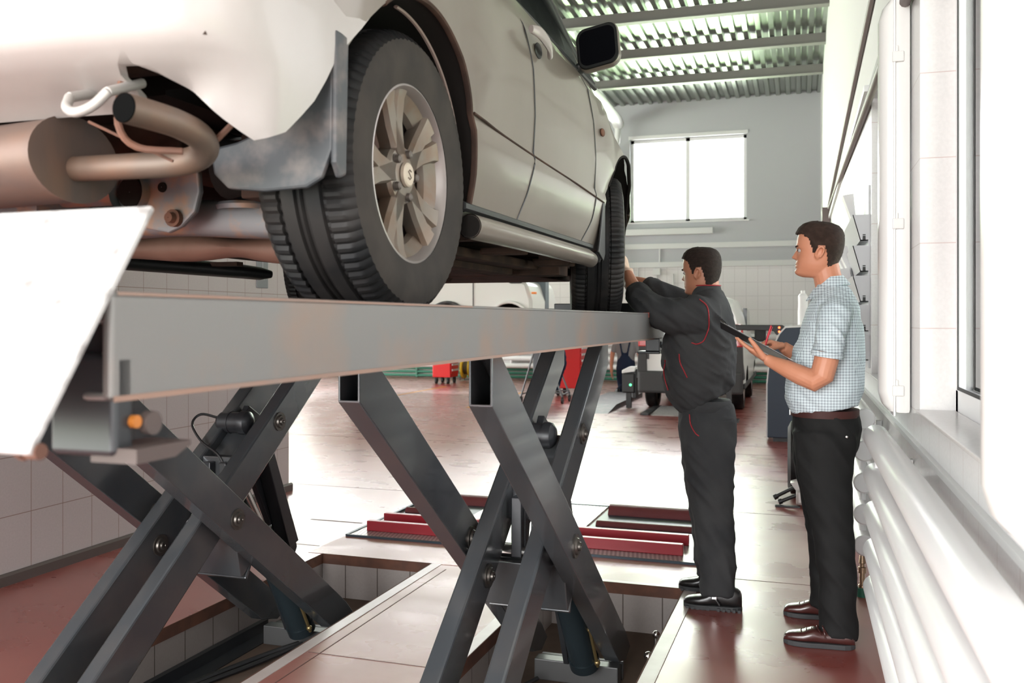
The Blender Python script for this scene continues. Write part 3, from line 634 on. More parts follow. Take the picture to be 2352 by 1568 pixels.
def runway(dx, label):
    t = thing('lift_runway', label, 'runway', (-1.07+dx, 2.9, 1.3), 'lift runways'); X = lambda v: v+dx
    y0, y1, z0, z1 = .89, 4.97, 1.303, 1.435
    bm = bm_()
    box(bm, X(-.815), X(-.80), y0, y1, z0, z1); box(bm, X(-.845), X(-.80), y0, y1, z1-.012, z1); box(bm, X(-.845), X(-.80), y0, y1, z0, z0+.01)
    box(bm, X(-1.40), X(-1.385), y0, y1, z0, z1); obj('side_beam', bm, 'lift2', t, bev=.006)
    bm = bm_(); box(bm, X(-.8005), X(-.7985), y0+.004, y1-.3, z0-.001, z0+.006); box(bm, X(-.80), X(-.7988), y0+.01, y0+1.2, z1-.005, z1-.001); obj('rusty_edge', bm, mat('runway_edge_rust', (.27, .17, .13), .7, col2=(.20, .18, .165), scale=9), t)
    bm = bm_(); box(bm, X(-1.385), X(-.815), y0+.01, y1-.01, 1.398, 1.412); obj('deck_plate', bm, 'plate', t)
    for ye in (y0+.02, y1-.04): bm = bm_(); box(bm, X(-1.38), X(-.82), ye, ye+.014, z0+.012, 1.396); obj('end_plate', bm, 'darklift', t)
    bm = bm_(); box(bm, X(-.826), X(-.797), 4.50, 4.80, 1.413, 1.437); obj('red_marker', bm, mat('red_marker_paint', (.25, .05, .035), .6), t)
    bm = bm_(); box(bm, X(-1.41), X(-.86), 4.955, 4.985, 1.40, 1.492); obj('wheel_stop', bm, 'darklift', t, bev=.004)
    bm = bm_(); box(bm, X(-.88), X(-.805), 4.86, 4.96, 1.235, 1.303); box(bm, X(-.92), X(-.80), 4.84, 4.99, 1.222, 1.236); sph(bm, (X(-.803), 4.90, 1.27), .018, sx=.5); obj('end_lock', bm, 'darklift', t, bev=.004)
    # hinge bracket at the near end with roller and bolts
    bm = bm_(); box(bm, X(-.90), X(-.80), .895, .93, 1.235, 1.36, bev=.008); obj('hinge_bracket', bm, 'darklift', t, bev=.004)
    bm = bm_(); cyl(bm, (X(-.80), .95, 1.272), (X(-.788), .95, 1.272), .015, 16); prism(bm, [(.90, 1.246), (1.0, 1.246), (1.0, 1.240), (.97, 1.228), (.90, 1.228)], 'x', X(-.84), X(-.772)); obj('hinge_foot', bm, 'base', t, smooth=.6)
    bm = bm_(); cyl(bm, (X(-.80), .925, 1.276), (X(-.792), .925, 1.276), .008, 12); obj('hinge_roller', bm, 'amber', t, smooth=.6)
    # tilted drive-on flap used as wheel stop
    a, b = Vector((.966, 1.540)), Vector((.775, 1.254)); d = (b-a).normalized(); n = Vector((d.y, -d.x))
    bm = bm_(); q = [a, b, b+n*.008, a+n*.008]; prism(bm, [tuple(p) for p in q], 'x', X(-1.40), X(-.80)); rp_ = obj('tilting_ramp', bm, 'ramp', t, bev=.002)
    bm = bm_(); prism(bm, [tuple(a-n*.002), tuple(b-n*.002), tuple(b-n*.014), tuple(a-n*.006)], 'x', X(-.83), X(-.822)); cyl(bm, (X(-.815), b.x+.008, b.y+.004), (X(-.797), b.x+.008, b.y+.004), .009, 14); obj('ramp_side_flange', bm, 'rust', rp_, smooth=.5)
    # bumps of the diamond plate
    bm = bm_(); up = Vector((0, -n.x, -n.y)); dd = Vector((0, d.x, d.y))
    for i in range(8):
        for j in range(13):
            c = Vector((X(-1.38+j*.046+(i % 2)*.023), a.x, a.y))+dd*(.03+i*.042)
            if c.x > X(-.815): continue
            s = 1 if (i+j) % 2 else -1; e = (Vector((1, 0, 0))+dd*s).normalized()*.011; f = up.cross(e).normalized()*.0035
            vs = [bm.verts.new(c+e), bm.verts.new(c+f), bm.verts.new(c-e), bm.verts.new(c-f), bm.verts.new(c+up*.0022)]
            for k in range(4): bm.faces.new((vs[k], vs[(k+1) % 4], vs[4]))
    obj('tread_bumps', bm, 'ramp', rp_)
    return t
runway(0, 'near grey steel runway of the lift with a rusty lower edge, holding the right wheels')
runway(-1.445, 'far steel runway of the lift under the wheels on the wall side')

# ================================================================== THE RAISED CAR (lift frame)
CX = -1.86; HZ = 1.762; RY = 2.10; FY = 4.545
car = thing('car', 'champagne silver three-door off-road car raised on the lift, seen from its rear wheel', 'car', (CX, 3.3, 1.41), None)
def lerp(tab, y):
    if y <= tab[0][0]: return tab[0][1]
    for (a, u), (b, v) in zip(tab, tab[1:]):
        if y <= b: t = (y-a)/(b-a); return u+(v-u)*t
    return tab[-1][1]
ys = [1.50, 1.6, 1.7, 1.8, 1.9, 2.0, 2.1, 2.2, 2.3, 2.4, 2.5, 2.65, 2.8, 2.95, 3.1, 3.3, 3.5, 3.7, 3.85, 3.95, 4.05, 4.15, 4.25, 4.35, 4.45, 4.55, 4.65, 4.75, 4.85, 4.95, 5.05, 5.15]
widen = [(1.5, .06), (1.6, .03), (1.7, .01), (1.8, 0), (4.45, 0), (4.65, .012), (4.8, .035), (4.95, .075), (5.05, .12), (5.15, .26)]
topz = [(1.5, 3.00), (3.2, 3.06), (3.45, 2.98), (4.10, 2.53), (4.2, 2.47), (4.4, 2.41), (4.6, 2.35), (4.8, 2.26), (5.0, 2.15), (5.15, 2.02)]
def flare(y):   # wheel-arch lips swell a little
    return .022*math.exp(-((math.hypot(y-RY, .0)-.40)/.12)**2)+.018*math.exp(-((abs(y-FY)-.42)/.12)**2)+.018*math.exp(-((y-RY)/.3)**2)+.018*math.exp(-((y-FY)/.3)**2)
bm = bm_(); grid = []
for y in ys:
    wd = lerp(widen, y); zt = lerp(topz, y); f = flare(y)
    bl = lerp([(1.5, 2.52), (3.0, 2.485), (3.95, 2.455), (4.1, 2.42), (4.2, 2.37), (4.4, 2.30), (4.6, 2.25), (4.8, 2.17), (4.95, 2.09), (5.15, 1.93)], y)
    zb = 1.712
    hood = y > 4.12
    gl = min(1, max(0, (zt-bl-.03)/.5))
    xw = -1.0-.20*gl if not hood else -1.03
    zr = zt if not hood else zt-.0
    half = [(-1.02, zb-.012), (-.958, zb+.004), (-.940, 1.82), (-.926-.0, 1.945), (-.935+.0, 1.975), (-.925+f, min(2.10, bl-.13)), (-.925+f*.8, min(2.25, bl-.08)), (-.938+f*.3, min(bl-.045, 2.38)), (-.965, bl-.02), (-.990, bl+.005)]
    if hood: half += [(-1.03, bl+(zt-bl)*.20), (-1.12, bl+(zt-bl)*.42), (-1.35, bl+(zt-bl)*.8), (CX, zt)]
    else: half += [(xw+.01, bl+(zt-bl)*.86), (xw-.03, bl+(zt-bl)*.95), (xw-.14, zt), (CX, zt+.03)]
    ring = [(x-wd, z) for x, z in half]+[(2*CX-(x-wd), z) for x, z in half[::-1][1:]]
    grid.append([bm.verts.new((x, y, z)) for x, z in ring])
nr = len(grid[0]); N = len(half)
for i in range(len(ys)-1):
    for k in range(nr):
        f = bm.faces.new((grid[i][k], grid[i][(k+1) % nr], grid[i+1][(k+1) % nr], grid[i+1][k]))
        kk = k if k < N-1 else nr-2-k
        if kk == 9 and 1.75 < ys[i] < 3.9 and ys[i+1] <= 4.06: f.material_index = 1
        elif k == nr-1: f.material_index = 2
        elif kk in (10, 11, 12) and 3.3 < ys[i] < 4.12: f.material_index = 1
bm.faces.new(grid[0][::-1]).material_index = 2; bm.faces.new(grid[-1])
bmesh.ops.recalc_face_normals(bm, faces=bm.faces)
body = obj('body_shell', bm, None, car)
for k in ('paint', 'glass', 'under', 'liner'): body.data.materials.append(M[k])
def cutter(bm):
    me = bpy.data.meshes.new('c'); bmesh.ops.recalc_face_normals(bm, faces=bm.faces); bm.to_mesh(me); bm.free(); me.materials.append(M['liner']); o = bpy.data.objects.new('c', me); C.objects.link(o); o.matrix_basis = LF; return o
for (yy, R, dy) in ((RY, .405, -.02), (FY, .435, -.02)):
    for (a, b) in ((-.7, -1.38), (2*CX+1.38, 2*CX+.7)):
        bm = bm_(); cyl(bm, (a, yy+dy, HZ+.01), (b, yy+dy, HZ+.01), R, 64)
        boolean(body, cutter(bm))
        bm = bm_(); box(bm, min(a, b), max(a, b), yy+dy-R*.985, yy+dy+R*.985, 1.5, HZ+.02); boolean(body, cutter(bm)) if False else bm.free()
for p in body.data.polygons: p.use_smooth = True
body.data.set_sharp_from_angle(angle=.5)
for (x0, x1, y0, y1, z0, z1) in ((-2.62, -1.08, 1.4, 2.44, 1.5, 1.90), (-3.0, -.7, 1.4, 1.70, 1.5, 1.97)):
    bm = bm_(); box(bm, x0, x1, y0, y1, z0, z1); boolean(body, cutter(bm))
for p in body.data.polygons: p.use_smooth = True
body.data.set_sharp_from_angle(angle=.5)
def sidex(y, z):
    x = lerp([(1.70, -.962), (1.82, -.940), (1.945, -.926), (1.975, -.935), (2.10, -.925), (2.25, -.925), (2.38, -.938), (2.43, -.965), (2.48, -.99), (2.52, -1.03)], z)
    return x+(flare(y)*lerp([(1.95, 0), (2.1, 1), (2.25, .8), (2.4, .2)], z))-lerp(widen, y)
SX = sidex
# arch lip mouldings
for (yy, R, s, m) in ((RY-.02, .404, 0, 'under'), (FY-.02, .434, 0, 'liner')):
    bm = bm_(); pts = []
    for k in range(41):
        a = (-.25 if yy < 3 else .1)+(PI*.78)*k/40; y = yy+R*math.cos(a); z = HZ+.01+R*math.sin(a)
        if z > 1.72: pts.append((SX(y, z)-.006, y, z))
    loft(bm, pts, [(.010, .007)]*len(pts), 8, (1, 0, 0)); obj('wheel_arch_lip', bm, m, car, smooth=True)
bm = bm_(); pts = [(-.985, RY-.02+.395*math.cos(a), HZ+.01+.395*math.sin(a)) for a in [-.1+1.75*k/30 for k in range(31)]]; loft(bm, pts, [(.006, .004)]*31, 6, (1, 0, 0)); obj('liner_edge', bm, mat('liner_edge_dusty', (.30, .22, .20), .7), car, smooth=True)
# door seams, crease moulding, sill seal, handle
def seam(pts, r=.0035, nm='door_seam', m='black'):
    bm = bm_(); P = smoothpath([(0, p[0], p[1]) for p in pts], 6); tube(bm, [(sidex(p.y, p.z)+.0004, p.y, p.z) for p in P], r, 6); obj(nm, bm, m, car, smooth=True)
door = [(2.83, 2.46), (2.93, 2.37), (2.985, 2.27), (3.01, 2.12), (3.02, 1.97), (2.985, 1.86), (2.90, 1.725)]
seam(door); seam([(3.78, 2.44), (3.87, 2.24), (3.92, 2.0), (3.90, 1.85), (3.76, 1.725)])
seam([(2.44, 1.985), (3.0, 1.962), (3.6, 1.945), (4.08, 1.93)], .004, 'side_crease', 'under')
seam([(2.42, 1.722), (3.2, 1.722), (3.95, 1.722)], .014, 'sill_seal', 'black')
seam([(2.30, 2.505), (3.0, 2.487), (3.6, 2.463), (4.08, 2.448)], .012, 'window_seal', 'black')
bm = bm_(); P = smoothpath([(-.905, 2.905, 2.36), (-.890, 2.96, 2.36), (-.888, 3.06, 2.345), (-.905, 3.13, 2.33)], 5); loft(bm, P, [(.010, .014+.009*math.sin(PI*i/(len(P)-1))) for i in range(len(P))], 12, (1, 0, 0)); obj('door_handle', bm, mat('handle_silver', (.40, .35, .34), .3, .5), car, smooth=True)
bm = bm_(); sph(bm, (-.930, 3.07, 2.335), .03, .25, 1.3, .9); obj('handle_recess', bm, 'black', car, smooth=True)
bm = bm_(); sph(bm, (-.915, 4.0, 2.23), .022, .4, 1.4, .8); obj('side_repeater', bm, 'rust', car, smooth=True)
# A pillar and window trim
bm = bm_(); tube(bm, [(-1.0, 4.12, 2.47), (-1.06, 3.98, 2.60), (-1.13, 3.6, 2.84), (-1.20, 3.3, 2.97)], .026, 10, 4); obj('a_pillar', bm, 'black', car, smooth=True)
# mirror
mi_ = bm_(); P = [(-1.03, 3.82, 2.45), (-.99, 3.81, 2.455), (-.95, 3.80, 2.475), (-.92, 3.80, 2.50)]; loft(mi_, P, [(.05, .022), (.04, .02), (.032, .024), (.03, .03)], 12, (0, 1, 0))
mirror = obj('door_mirror', mi_, 'black', car, smooth=True)
mx = Matrix.Translation((-.885, 3.775, 2.545)) @ Matrix.Rotation(math.radians(-12), 4, 'Y') @ Matrix.Rotation(math.radians(4), 4, 'Z')
def rrect(w_, h, r, n=6, sk=0):
    pts = []
    for cx, cz, a0 in ((w_-r, h-r, 0), (-w_+r, h-r, PI/2), (-w_+r, -h+r, PI), (w_-r, -h+r, 1.5*PI)):
        for k in range(n+1): a = a0+PI/2*k/n; pts.append((cx+r*math.cos(a)+sk*(cz+r*math.sin(a)), cz+r*math.sin(a)))
    return pts
bm = bm_(); rings = []
for (d, s) in ((0, .93), (.012, 1.0), (.05, .98), (.09, .80), (.11, .45)):
    rings.append([bm.verts.new(mx @ Vector((x*s, d, z*s))) for x, z in rrect(.092, .090, .045, sk=.12)])
for i in range(len(rings)-1):
    n_ = len(rings[0])
    for k in range(n_): bm.faces.new((rings[i][k], rings[i][(k+1) % n_], rings[i+1][(k+1) % n_], rings[i+1][k]))
bm.faces.new(rings[0]); bm.faces.new(rings[-1][::-1]); bmesh.ops.recalc_face_normals(bm, faces=bm.faces)
bmesh.ops.bevel
obj('mirror_shell', bm, 'paint', mirror, smooth=.9)
bm = bm_(); prism(bm, [(x*.94, z*.94) for x, z in rrect(.092, .090, .042, sk=.12)], 'y', -.012, .02); bm.transform(mx); obj('mirror_rim', bm, mat('mirror_rim_black', (.006, .006, .006), .5, spec=.1), mirror, bev=.004)
bm = bm_(); prism(bm, [(x*.82, z*.80) for x, z in rrect(.092, .090, .040, sk=.12)], 'y', -.014, -.011); bm.transform(mx); obj('mirror_glass', bm, mat('mirror_dark_reflection', (.003, .003, .004), .5, spec=.0), mirror)  # flat black stands in for the dark ceiling the glass would reflect
# side step tubes
for s in (0, 1):
    X = (lambda v: v) if not s else (lambda v: 2*CX-v)
    bm = bm_(); r0, r1 = .036, .033; zz = 0 if not s else -.022; P = [(X(-.95), 2.46, 1.668+zz), (X(-.945), 2.7, 1.668+zz), (X(-.945), 3.8+s*.2, 1.668+zz), (X(-.955), 3.93+s*.2, 1.664+zz), (X(-.985), 3.99+s*.2, 1.662+zz)]
    loft(bm, P, [r0, r0, r0, r0*.95, r0*.55], 24, (0, 0, 1), caps=False); loft(bm, [(X(-.95), 2.46, 1.668+zz), (X(-.945), 2.62, 1.668+zz)], [r1, r1], 24, (0, 0, 1)); 
    obj('side_step', bm, 'paint' if not s else 'black', car, smooth=.8)
    if not s:
        bm = bm_(); cyl(bm, (-.9502, 2.4585, 1.668), (-.9502, 2.461, 1.668), r1*.98, 24); obj('step_opening', bm, 'liner', car)
    for y in (2.75, 3.7): bm = bm_(); box(bm, X(-1.12), X(-.97), y, y+.05, 1.655, 1.675); obj('step_bracket', bm, 'under', car)
# wheels
def wheel(x, y, s, steer=0):
    """s=+1: face towards +x; front wheels are turned to the left"""
    before = set(bpy.data.objects)
    t0 = bm_(); n = 252; W = .228
    prof = [(-W*.50, .221), (-W*.54, .250), (-W*.56, .290), (-W*.53, .325), (-W*.46, .343), (-W*.40, .349), (-W*.27, .352), (-W*.255, .344), (-W*.225, .344), (-W*.21, .353), (-W*.07, .3545), (-W*.055, .346), (-W*.02, .346), (0, .3545)]
    prof = prof+[(-a, r) for a, r in prof[::-1][1:]]
    # asymmetric centre
    rings = []
    for j, (a, r) in enumerate(prof):
        ring = []
        for k in range(n):
            t = 2*PI*k/n; rr = r; aa = a
            if .341 < r < .3525 and abs(a) > W*.25: rr -= .006 if (k % 3) < 1 else 0
            if .330 > r > .318: rr -= .003 if (k % 3) < 1 else 0
            ring.append(t0.verts.new((x+s*(aa-W*.5), y+rr*math.cos(t), HZ+rr*math.sin(t))))
        rings.append(ring)
    for i in range(len(rings)-1):
        for k in range(n):
            f = t0.faces.new((rings[i][k], rings[i][(k+1) % n], rings[i+1][(k+1) % n], rings[i+1][k]))
            if prof[i][1] < .335 and prof[i+1][1] < .345: f.material_index = 1
    bmesh.ops.recalc_face_normals(t0, faces=t0.faces)
    wroot = obj('wheel', t0, None, car); wroot.data.materials.append(M['rubber']); wroot.data.materials.append(M['sidewall'])
    for p in wroot.data.polygons: p.use_smooth = True
    wroot.data.set_sharp_from_angle(angle=.45)
    # rim barrel
    bm = bm_(); lathe(bm, [(0, .2335), (.004, .2335), (.006, .226), (-.005, .219), (-.03, .213), (-.05, .208), (-.15, .200), (-.21, .215), (-.215, .235)], (0, 0, 0), 'x', 72)
    bm.transform(Matrix.Translation((x-s*.006, y, HZ)) @ Matrix.Diagonal((s, .955, .955, 1))); rim = obj('rim_barrel', bm, 'alloyin', wroot, smooth=.6)
    # five spokes, each two ribs with a groove
    bm = bm_()
    for q in range(5):
        a0 = PI+q*2*PI/5
        for (off0, w0, off1, w1, hx, dx) in ((-.0, .030, -.034, .026, .0, 0), (.0, .030, .034, .026, .0, 0), (0, .026, 0, .024, -.010, 1)):
            rows = []
            for (r, o, hw, dep) in ((.03, off0, w0*.9, -.018), (.075, off0*.6, w0, -.020), (.13, (off0+off1)*.45, w0*.85, -.022), (.19, off1*.95, w1*1.1, -.016), (.218, off1*1.25, w1*1.45, -.008)):
                sec = []
                for (pp, xx) in ((-hw, dep+hx-.012), (-hw*.75, dep+hx), (hw*.75, dep+hx), (hw, dep+hx-.012), (hw*.8, dep-.045), (-hw*.8, dep-.045)):
                    c, s_ = math.cos(a0), math.sin(a0); py = r*c-(o+pp)*s_; pz = r*s_+(o+pp)*c
                    sec.append(bm.verts.new((xx, py, pz)))
                rows.append(sec)
            for i in range(len(rows)-1):
                for k in range(6): bm.faces.new((rows[i][k], rows[i][(k+1) % 6], rows[i+1][(k+1) % 6], rows[i+1][k]))
            bm.faces.new(rows[0]); bm.faces.new(rows[-1])
    bmesh.ops.recalc_face_normals(bm, faces=bm.faces)
    lathe(bm, [(-.070, .001), (-.070, .078), (-.034, .080), (-.024, .074), (-.018, .05), (-.018, .001)], (0, 0, 0), 'x', 40)
    # webs of the smaller windows
    for q in range(5):
        a0 = PI+q*2*PI/5+PI/5
        rows = []
        for (r, hw, dep) in ((.215, .085, -.022), (.185, .072, -.045), (.178, .070, -.062)):
            rows.append([bm.verts.new((dep, r*math.cos(a0+u), r*math.sin(a0+u))) for u in [hw/.2*(v/4-1) for v in range(9)]])
        for i in range(2):
            for k in range(8): bm.faces.new((rows[i][k], rows[i][k+1], rows[i+1][k+1], rows[i+1][k]))
    bm.transform(Matrix.Translation((x-s*.004, y, HZ)) @ Matrix.Diagonal((s, .955, .955, 1)))
    obj('alloy_spokes', bm, 'alloy', wroot, smooth=.5)
    for q in range(5):
        bm = bm_(); a0 = PI+q*2*PI/5+PI/5; lathe(bm, [(-.017, .014), (-.017, .011), (-.006, .010), (-.003, .006), (-.003, .001)], (0, .056*math.cos(a0), .056*math.sin(a0)), 'x', 14)
        bm.transform(Matrix.Translation((x-s*.008, y, HZ)) @ Matrix.Diagonal((s, 1, 1, 1))); obj('lug_nut', bm, mat('nut_grey', (.12, .10, .09), .5, .5), wroot, smooth=.5)
    bm = bm_(); lathe(bm, [(-.018, .031), (-.010, .030), (-.007, .026), (-.007, .001)], (0, 0, 0), 'x', 28); bm.transform(Matrix.Translation((x-s*.002, y, HZ)) @ Matrix.Diagonal((s, 1, 1, 1))); cap = obj('centre_cap', bm, mat('cap_tan', (.50, .42, .34), .4, .3), wroot, smooth=.5)
    if s > 0:
        pp = [(.008, .008), (0, .012), (-.008, .007), (.008, -.007), (0, -.012), (-.008, -.008)]
        bm = bm_(); loft(bm, [(x-.0085, y+a, HZ+b) for a, b in pp], [.0018]*6, 4, (1, 0, 0)); obj('cap_emblem', bm, 'alloy', cap)
    bm = bm_(); cyl(bm, (x-s*.10, y, HZ), (x-s*.115, y, HZ), .135, 40); cyl(bm, (x-s*.075, y, HZ), (x-s*.16, y, HZ), .06, 24); obj('brake_disc', bm, mat('brake_rust', (.10, .05, .035), .6, .4), wroot, smooth=.5)
    bm = bm_(); cyl(bm, (x-s*.13, y, HZ), (x-s*.14, y, HZ), .20, 40); obj('brake_shield', bm, 'liner', wroot)
    if steer:
        c0 = Vector((x-s*.11, y, HZ)); R = Matrix.Translation(c0) @ Matrix.Rotation(steer, 4, 'Z') @ Matrix.Translation(-c0)
        for o in set(bpy.data.objects)-before:
            if o.type == 'MESH' and not o.get('_t'): o.data.transform(R)
wheel(-.962, RY, 1); wheel(-.962, FY, 1, .27); wheel(2*CX+.962, RY, -1); wheel(2*CX+.962, FY, -1, .27)

# rear bumper: a section swept round the tail
path = [(-2.80, 1.9), (-2.80, 1.72), (-2.785, 1.5), (-2.72, 1.36), (-2.55, 1.29), (-2.2, 1.265), (-1.86, 1.26), (-1.6, 1.262), (-1.35, 1.27), (-1.16, 1.29), (-1.05, 1.325), (-.985, 1.39), (-.955, 1.48), (-.94, 1.58), (-.932, 1.68), (-.925, 1.76), (-.92, 1.80)]
path = [(-2*abs(CX)-x if x < CX and False else x, y) for x, y in path]
P2 = [Vector((p.x, p.y)) for p in smoothpath([(x, y, 0) for x, y in path], 4)]
sec = [(0.0, 2.25), (-.004, 2.10), (0, 2.02), (.004, 1.94), (.010, 1.905), (.030, 1.880), (.075, 1.858), (.115, 1.842), (.145, 1.832), (.18, 1.818), (.205, 1.806)]
secs = [(0.0, 2.25), (0, 2.10), (0, 2.02), (0, 1.96), (.002, 1.92), (.006, 1.88), (.014, 1.84), (.022, 1.80), (.030, 1.77), (.040, 1.74), (.055, 1.722)]
bm = bm_(); rows = []
for i, p in enumerate(P2):
    d = (P2[min(i+1, len(P2)-1)]-P2[max(0, i-1)]).normalized(); nrm = Vector((-d.y, d.x))   # inward
    if nrm.dot(Vector((CX, 2.4))-p) < 0: nrm = -nrm
    k = min(1, max(0, (p.y-1.30)/.22)); k = k*k*(3-2*k)
    rows.append([bm.verts.new((p.x+nrm.x*((1-k)*a[0]+k*b[0]), p.y+nrm.y*((1-k)*a[0]+k*b[0]), (1-k)*a[1]+k*b[1])) for a, b in zip(sec, secs)])
for i in range(len(rows)-1):
    for k in range(len(sec)-1): bm.faces.new((rows[i][k], rows[i+1][k], rows[i+1][k+1], rows[i][k+1]))
bmesh.ops.recalc_face_normals(bm, faces=bm.faces)
me = bpy.data.meshes.new('rear_bumper'); bmesh.ops.solidify(bm, geom=bm.faces, thickness=.008)
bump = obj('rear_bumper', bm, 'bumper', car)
bm = bm_(); cut = [(-1.225, 1.830), (-1.218, 1.850), (-1.200, 1.862), (-1.175, 1.862), (-1.145, 1.850), (-1.105, 1.822), (-1.062, 1.782), (-1.02, 1.745), (-.972, 1.705), (-.96, 1.60), (-1.29, 1.60), (-1.262, 1.79), (-1.245, 1.812)]
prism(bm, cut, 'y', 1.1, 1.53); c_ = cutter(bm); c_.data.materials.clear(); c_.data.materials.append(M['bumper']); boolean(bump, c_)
for p in bump.data.polygons: p.use_smooth = True
bump.data.set_sharp_from_angle(angle=.6)
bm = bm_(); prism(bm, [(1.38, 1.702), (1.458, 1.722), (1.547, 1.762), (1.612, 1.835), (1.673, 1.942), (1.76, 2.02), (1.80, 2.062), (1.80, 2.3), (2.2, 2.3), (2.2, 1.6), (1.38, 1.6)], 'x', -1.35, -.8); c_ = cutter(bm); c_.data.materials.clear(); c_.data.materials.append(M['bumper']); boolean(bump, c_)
for p in bump.data.polygons: p.use_smooth = True
bump.data.set_sharp_from_angle(angle=.6)
# dark floor pan above the exhaust and the tail panel over it
bm = bm_(); box(bm, -2.72, -1.02, 1.36, 1.56, 1.90, 2.20); obj('rear_floor_pan', bm, 'under', car)
# mud flaps
bm = bm_(); prism(bm, [(-.935, 1.985), (-.955, 2.00), (-.985, 1.97), (-1.00, 1.90), (-1.03, 1.845), (-1.09, 1.80), (-1.17, 1.775), (-1.235, 1.765), (-1.225, 1.71), (-1.19, 1.678), (-1.10, 1.668), (-1.0, 1.672), (-.965, 1.69), (-.940, 1.75)], 'y', 1.66, 1.675)
prism(bm, [(1.66, 1.99), (1.66, 1.72), (1.68, 1.69), (1.705, 1.70), (1.715, 1.99)], 'x', -.945, -.930); obj('rear_mud_flap', bm, 'flap', car, bev=.006)
bm = bm_(); prism(bm, [(-.925, 1.93), (-.94, 1.93), (-1.0, 1.80), (-1.13, 1.73), (-1.13, 1.66), (-.95, 1.66), (-.925, 1.72)], 'y', 4.09, 4.10); prism(bm, [(4.06, 1.93), (4.0, 1.76), (3.97, 1.70), (4.07, 1.665), (4.10, 1.70), (4.10, 1.93)], 'x', -.935, -.925); obj('front_mud_flap', bm, 'black', car, bev=.004)
# exhaust
bm = bm_(); P = smoothpath([(-1.50, 1.52, 1.712), (-1.33, 1.52, 1.710), (-1.23, 1.525, 1.710), (-1.165, 1.52, 1.716), (-1.125, 1.50, 1.730), (-1.110, 1.46, 1.747), (-1.110, 1.40, 1.757), (-1.116, 1.34, 1.760), (-1.120, 1.275, 1.760)], 6)
loft(bm, P, [.026]*len(P), 24, (0, .2, 1), caps=False); ex = obj('tail_pipe', bm, 'exhaust', car, smooth=True)
bm = bm_(); loft(bm, [(-1.120, 1.2742, 1.760), (-1.116, 1.33, 1.760)], [.0245, .023], 24, (0, .2, 1)); obj('pipe_bore', bm, mat('bore_shade', (.002, .002, .002), .9, spec=.05), ex, smooth=.6)  # black plug paints the shade inside the open pipe end
bm = bm_(); P = [(-2.2, 1.55, 1.70), (-1.365, 1.51, 1.70), (-1.350, 1.51, 1.70)]
loft(bm, [(-2.45, 1.60, 1.72), (-2.42, 1.60, 1.72), (-1.470, 1.52, 1.730), (-1.457, 1.52, 1.730)], [(.10, .075), (.118, .085), (.118, .085), (.122, .089)], 40, (0, 1, 0), caps=False); bm.verts.ensure_lookup_table()
loft(bm, [(-1.457, 1.52, 1.730), (-1.463, 1.52, 1.730)], [(.122, .089), (.105, .076)], 40, (0, 1, 0)); obj('muffler', bm, 'muffler', car, smooth=.6)
bm = bm_(); tube(bm, [(-1.318, 1.36, 1.812), (-1.305, 1.34, 1.788), (-1.275, 1.33, 1.775), (-1.242, 1.335, 1.785), (-1.222, 1.35, 1.812)], .0095, 12, 5); tube(bm, [(-1.318, 1.36, 1.812), (-1.318, 1.44, 1.84)], .0095, 10); tube(bm, [(-1.222, 1.35, 1.812), (-1.222, 1.44, 1.85)], .0095, 10); obj('tow_hook', bm, 'hook', car, smooth=True)
bm = bm_(); tube(bm, [(-1.235, 1.40, 1.85), (-1.225, 1.38, 1.76), (-1.20, 1.40, 1.72), (-1.13, 1.44, 1.715)], .007, 8, 4); tube(bm, [(-1.33, 1.42, 1.78), (-1.16, 1.45, 1.70)], .003, 6); tube(bm, [(-1.05, 1.52, 1.80), (-1.12, 1.5, 1.73)], .006, 6); obj('exhaust_hanger', bm, 'rust', car, smooth=True)
# rear suspension and underbody
bm = bm_(); P = smoothpath([(-1.80, 2.02, 1.655), (-1.62, 2.06, 1.672), (-1.42, 2.1, 1.662), (-1.22, 2.12, 1.645)], 5); loft(bm, P, [(.055, .038+.010*math.sin(PI*i/(len(P)-1))) for i in range(len(P))], 14, (0, 1, 0), sq=.55); obj('control_arm', bm, 'rustarm', car, smooth=.7)
bm = bm_(); lathe(bm, [(0, .075), (.012, .078), (.02, .07), (.02, .001)], (-1.44, 2.09, 1.688), 'z', 32); obj('spring_seat', bm, 'rustarm', car, smooth=.6)
bm = bm_(); hp = [(-1.44+.055*math.cos(t*.5), 2.09+.055*math.sin(t*.5), 1.71+t*.0045) for t in range(0, 56)]; tube(bm, hp, .008, 8); obj('coil_spring', bm, 'black', car, smooth=True)
BRK = set(bpy.data.objects)
br = bm_(); prism(br, [(-1.93, 1.77), (-1.90, 1.70), (-1.84, 1.665), (-1.76, 1.65), (-1.72, 1.665), (-1.68, 1.70), (-1.665, 1.75), (-1.67, 1.80), (-1.70, 1.83), (-1.88, 1.83)], 'y', 1.93, 1.95)
br2 = obj('subframe_bracket', br, 'rustarm', car, bev=.006)
bm = bm_(); lathe(bm, [(1.90, .052), (1.932, .052), (1.932, .042), (1.95, .042)], (-1.865, 0, 1.755), 'y', 28); obj('bushing_ring', bm, 'rustarm', br2, smooth=.5)
bm = bm_(); lathe(bm, [(1.915, .001), (1.915, .038), (1.93, .042)], (-1.865, 0, 1.755), 'y', 24); lathe(bm, [(1.925, .001), (1.925, .012), (1.93, .013)], (-1.775, 0, 1.765), 'y', 16); obj('bushing_rubber', bm, 'liner', br2, smooth=.5)
bm = bm_(); lathe(bm, [(1.90, .001), (1.90, .012), (1.915, .014), (1.915, .022), (1.93, .022)], (-1.735, 0, 1.685), 'y', 14); obj('bracket_bolt', bm, 'rust', br2, smooth=.5)
for o in set(bpy.data.objects)-BRK: o.data.transform(Matrix.Translation((.20, 0, -.03)))
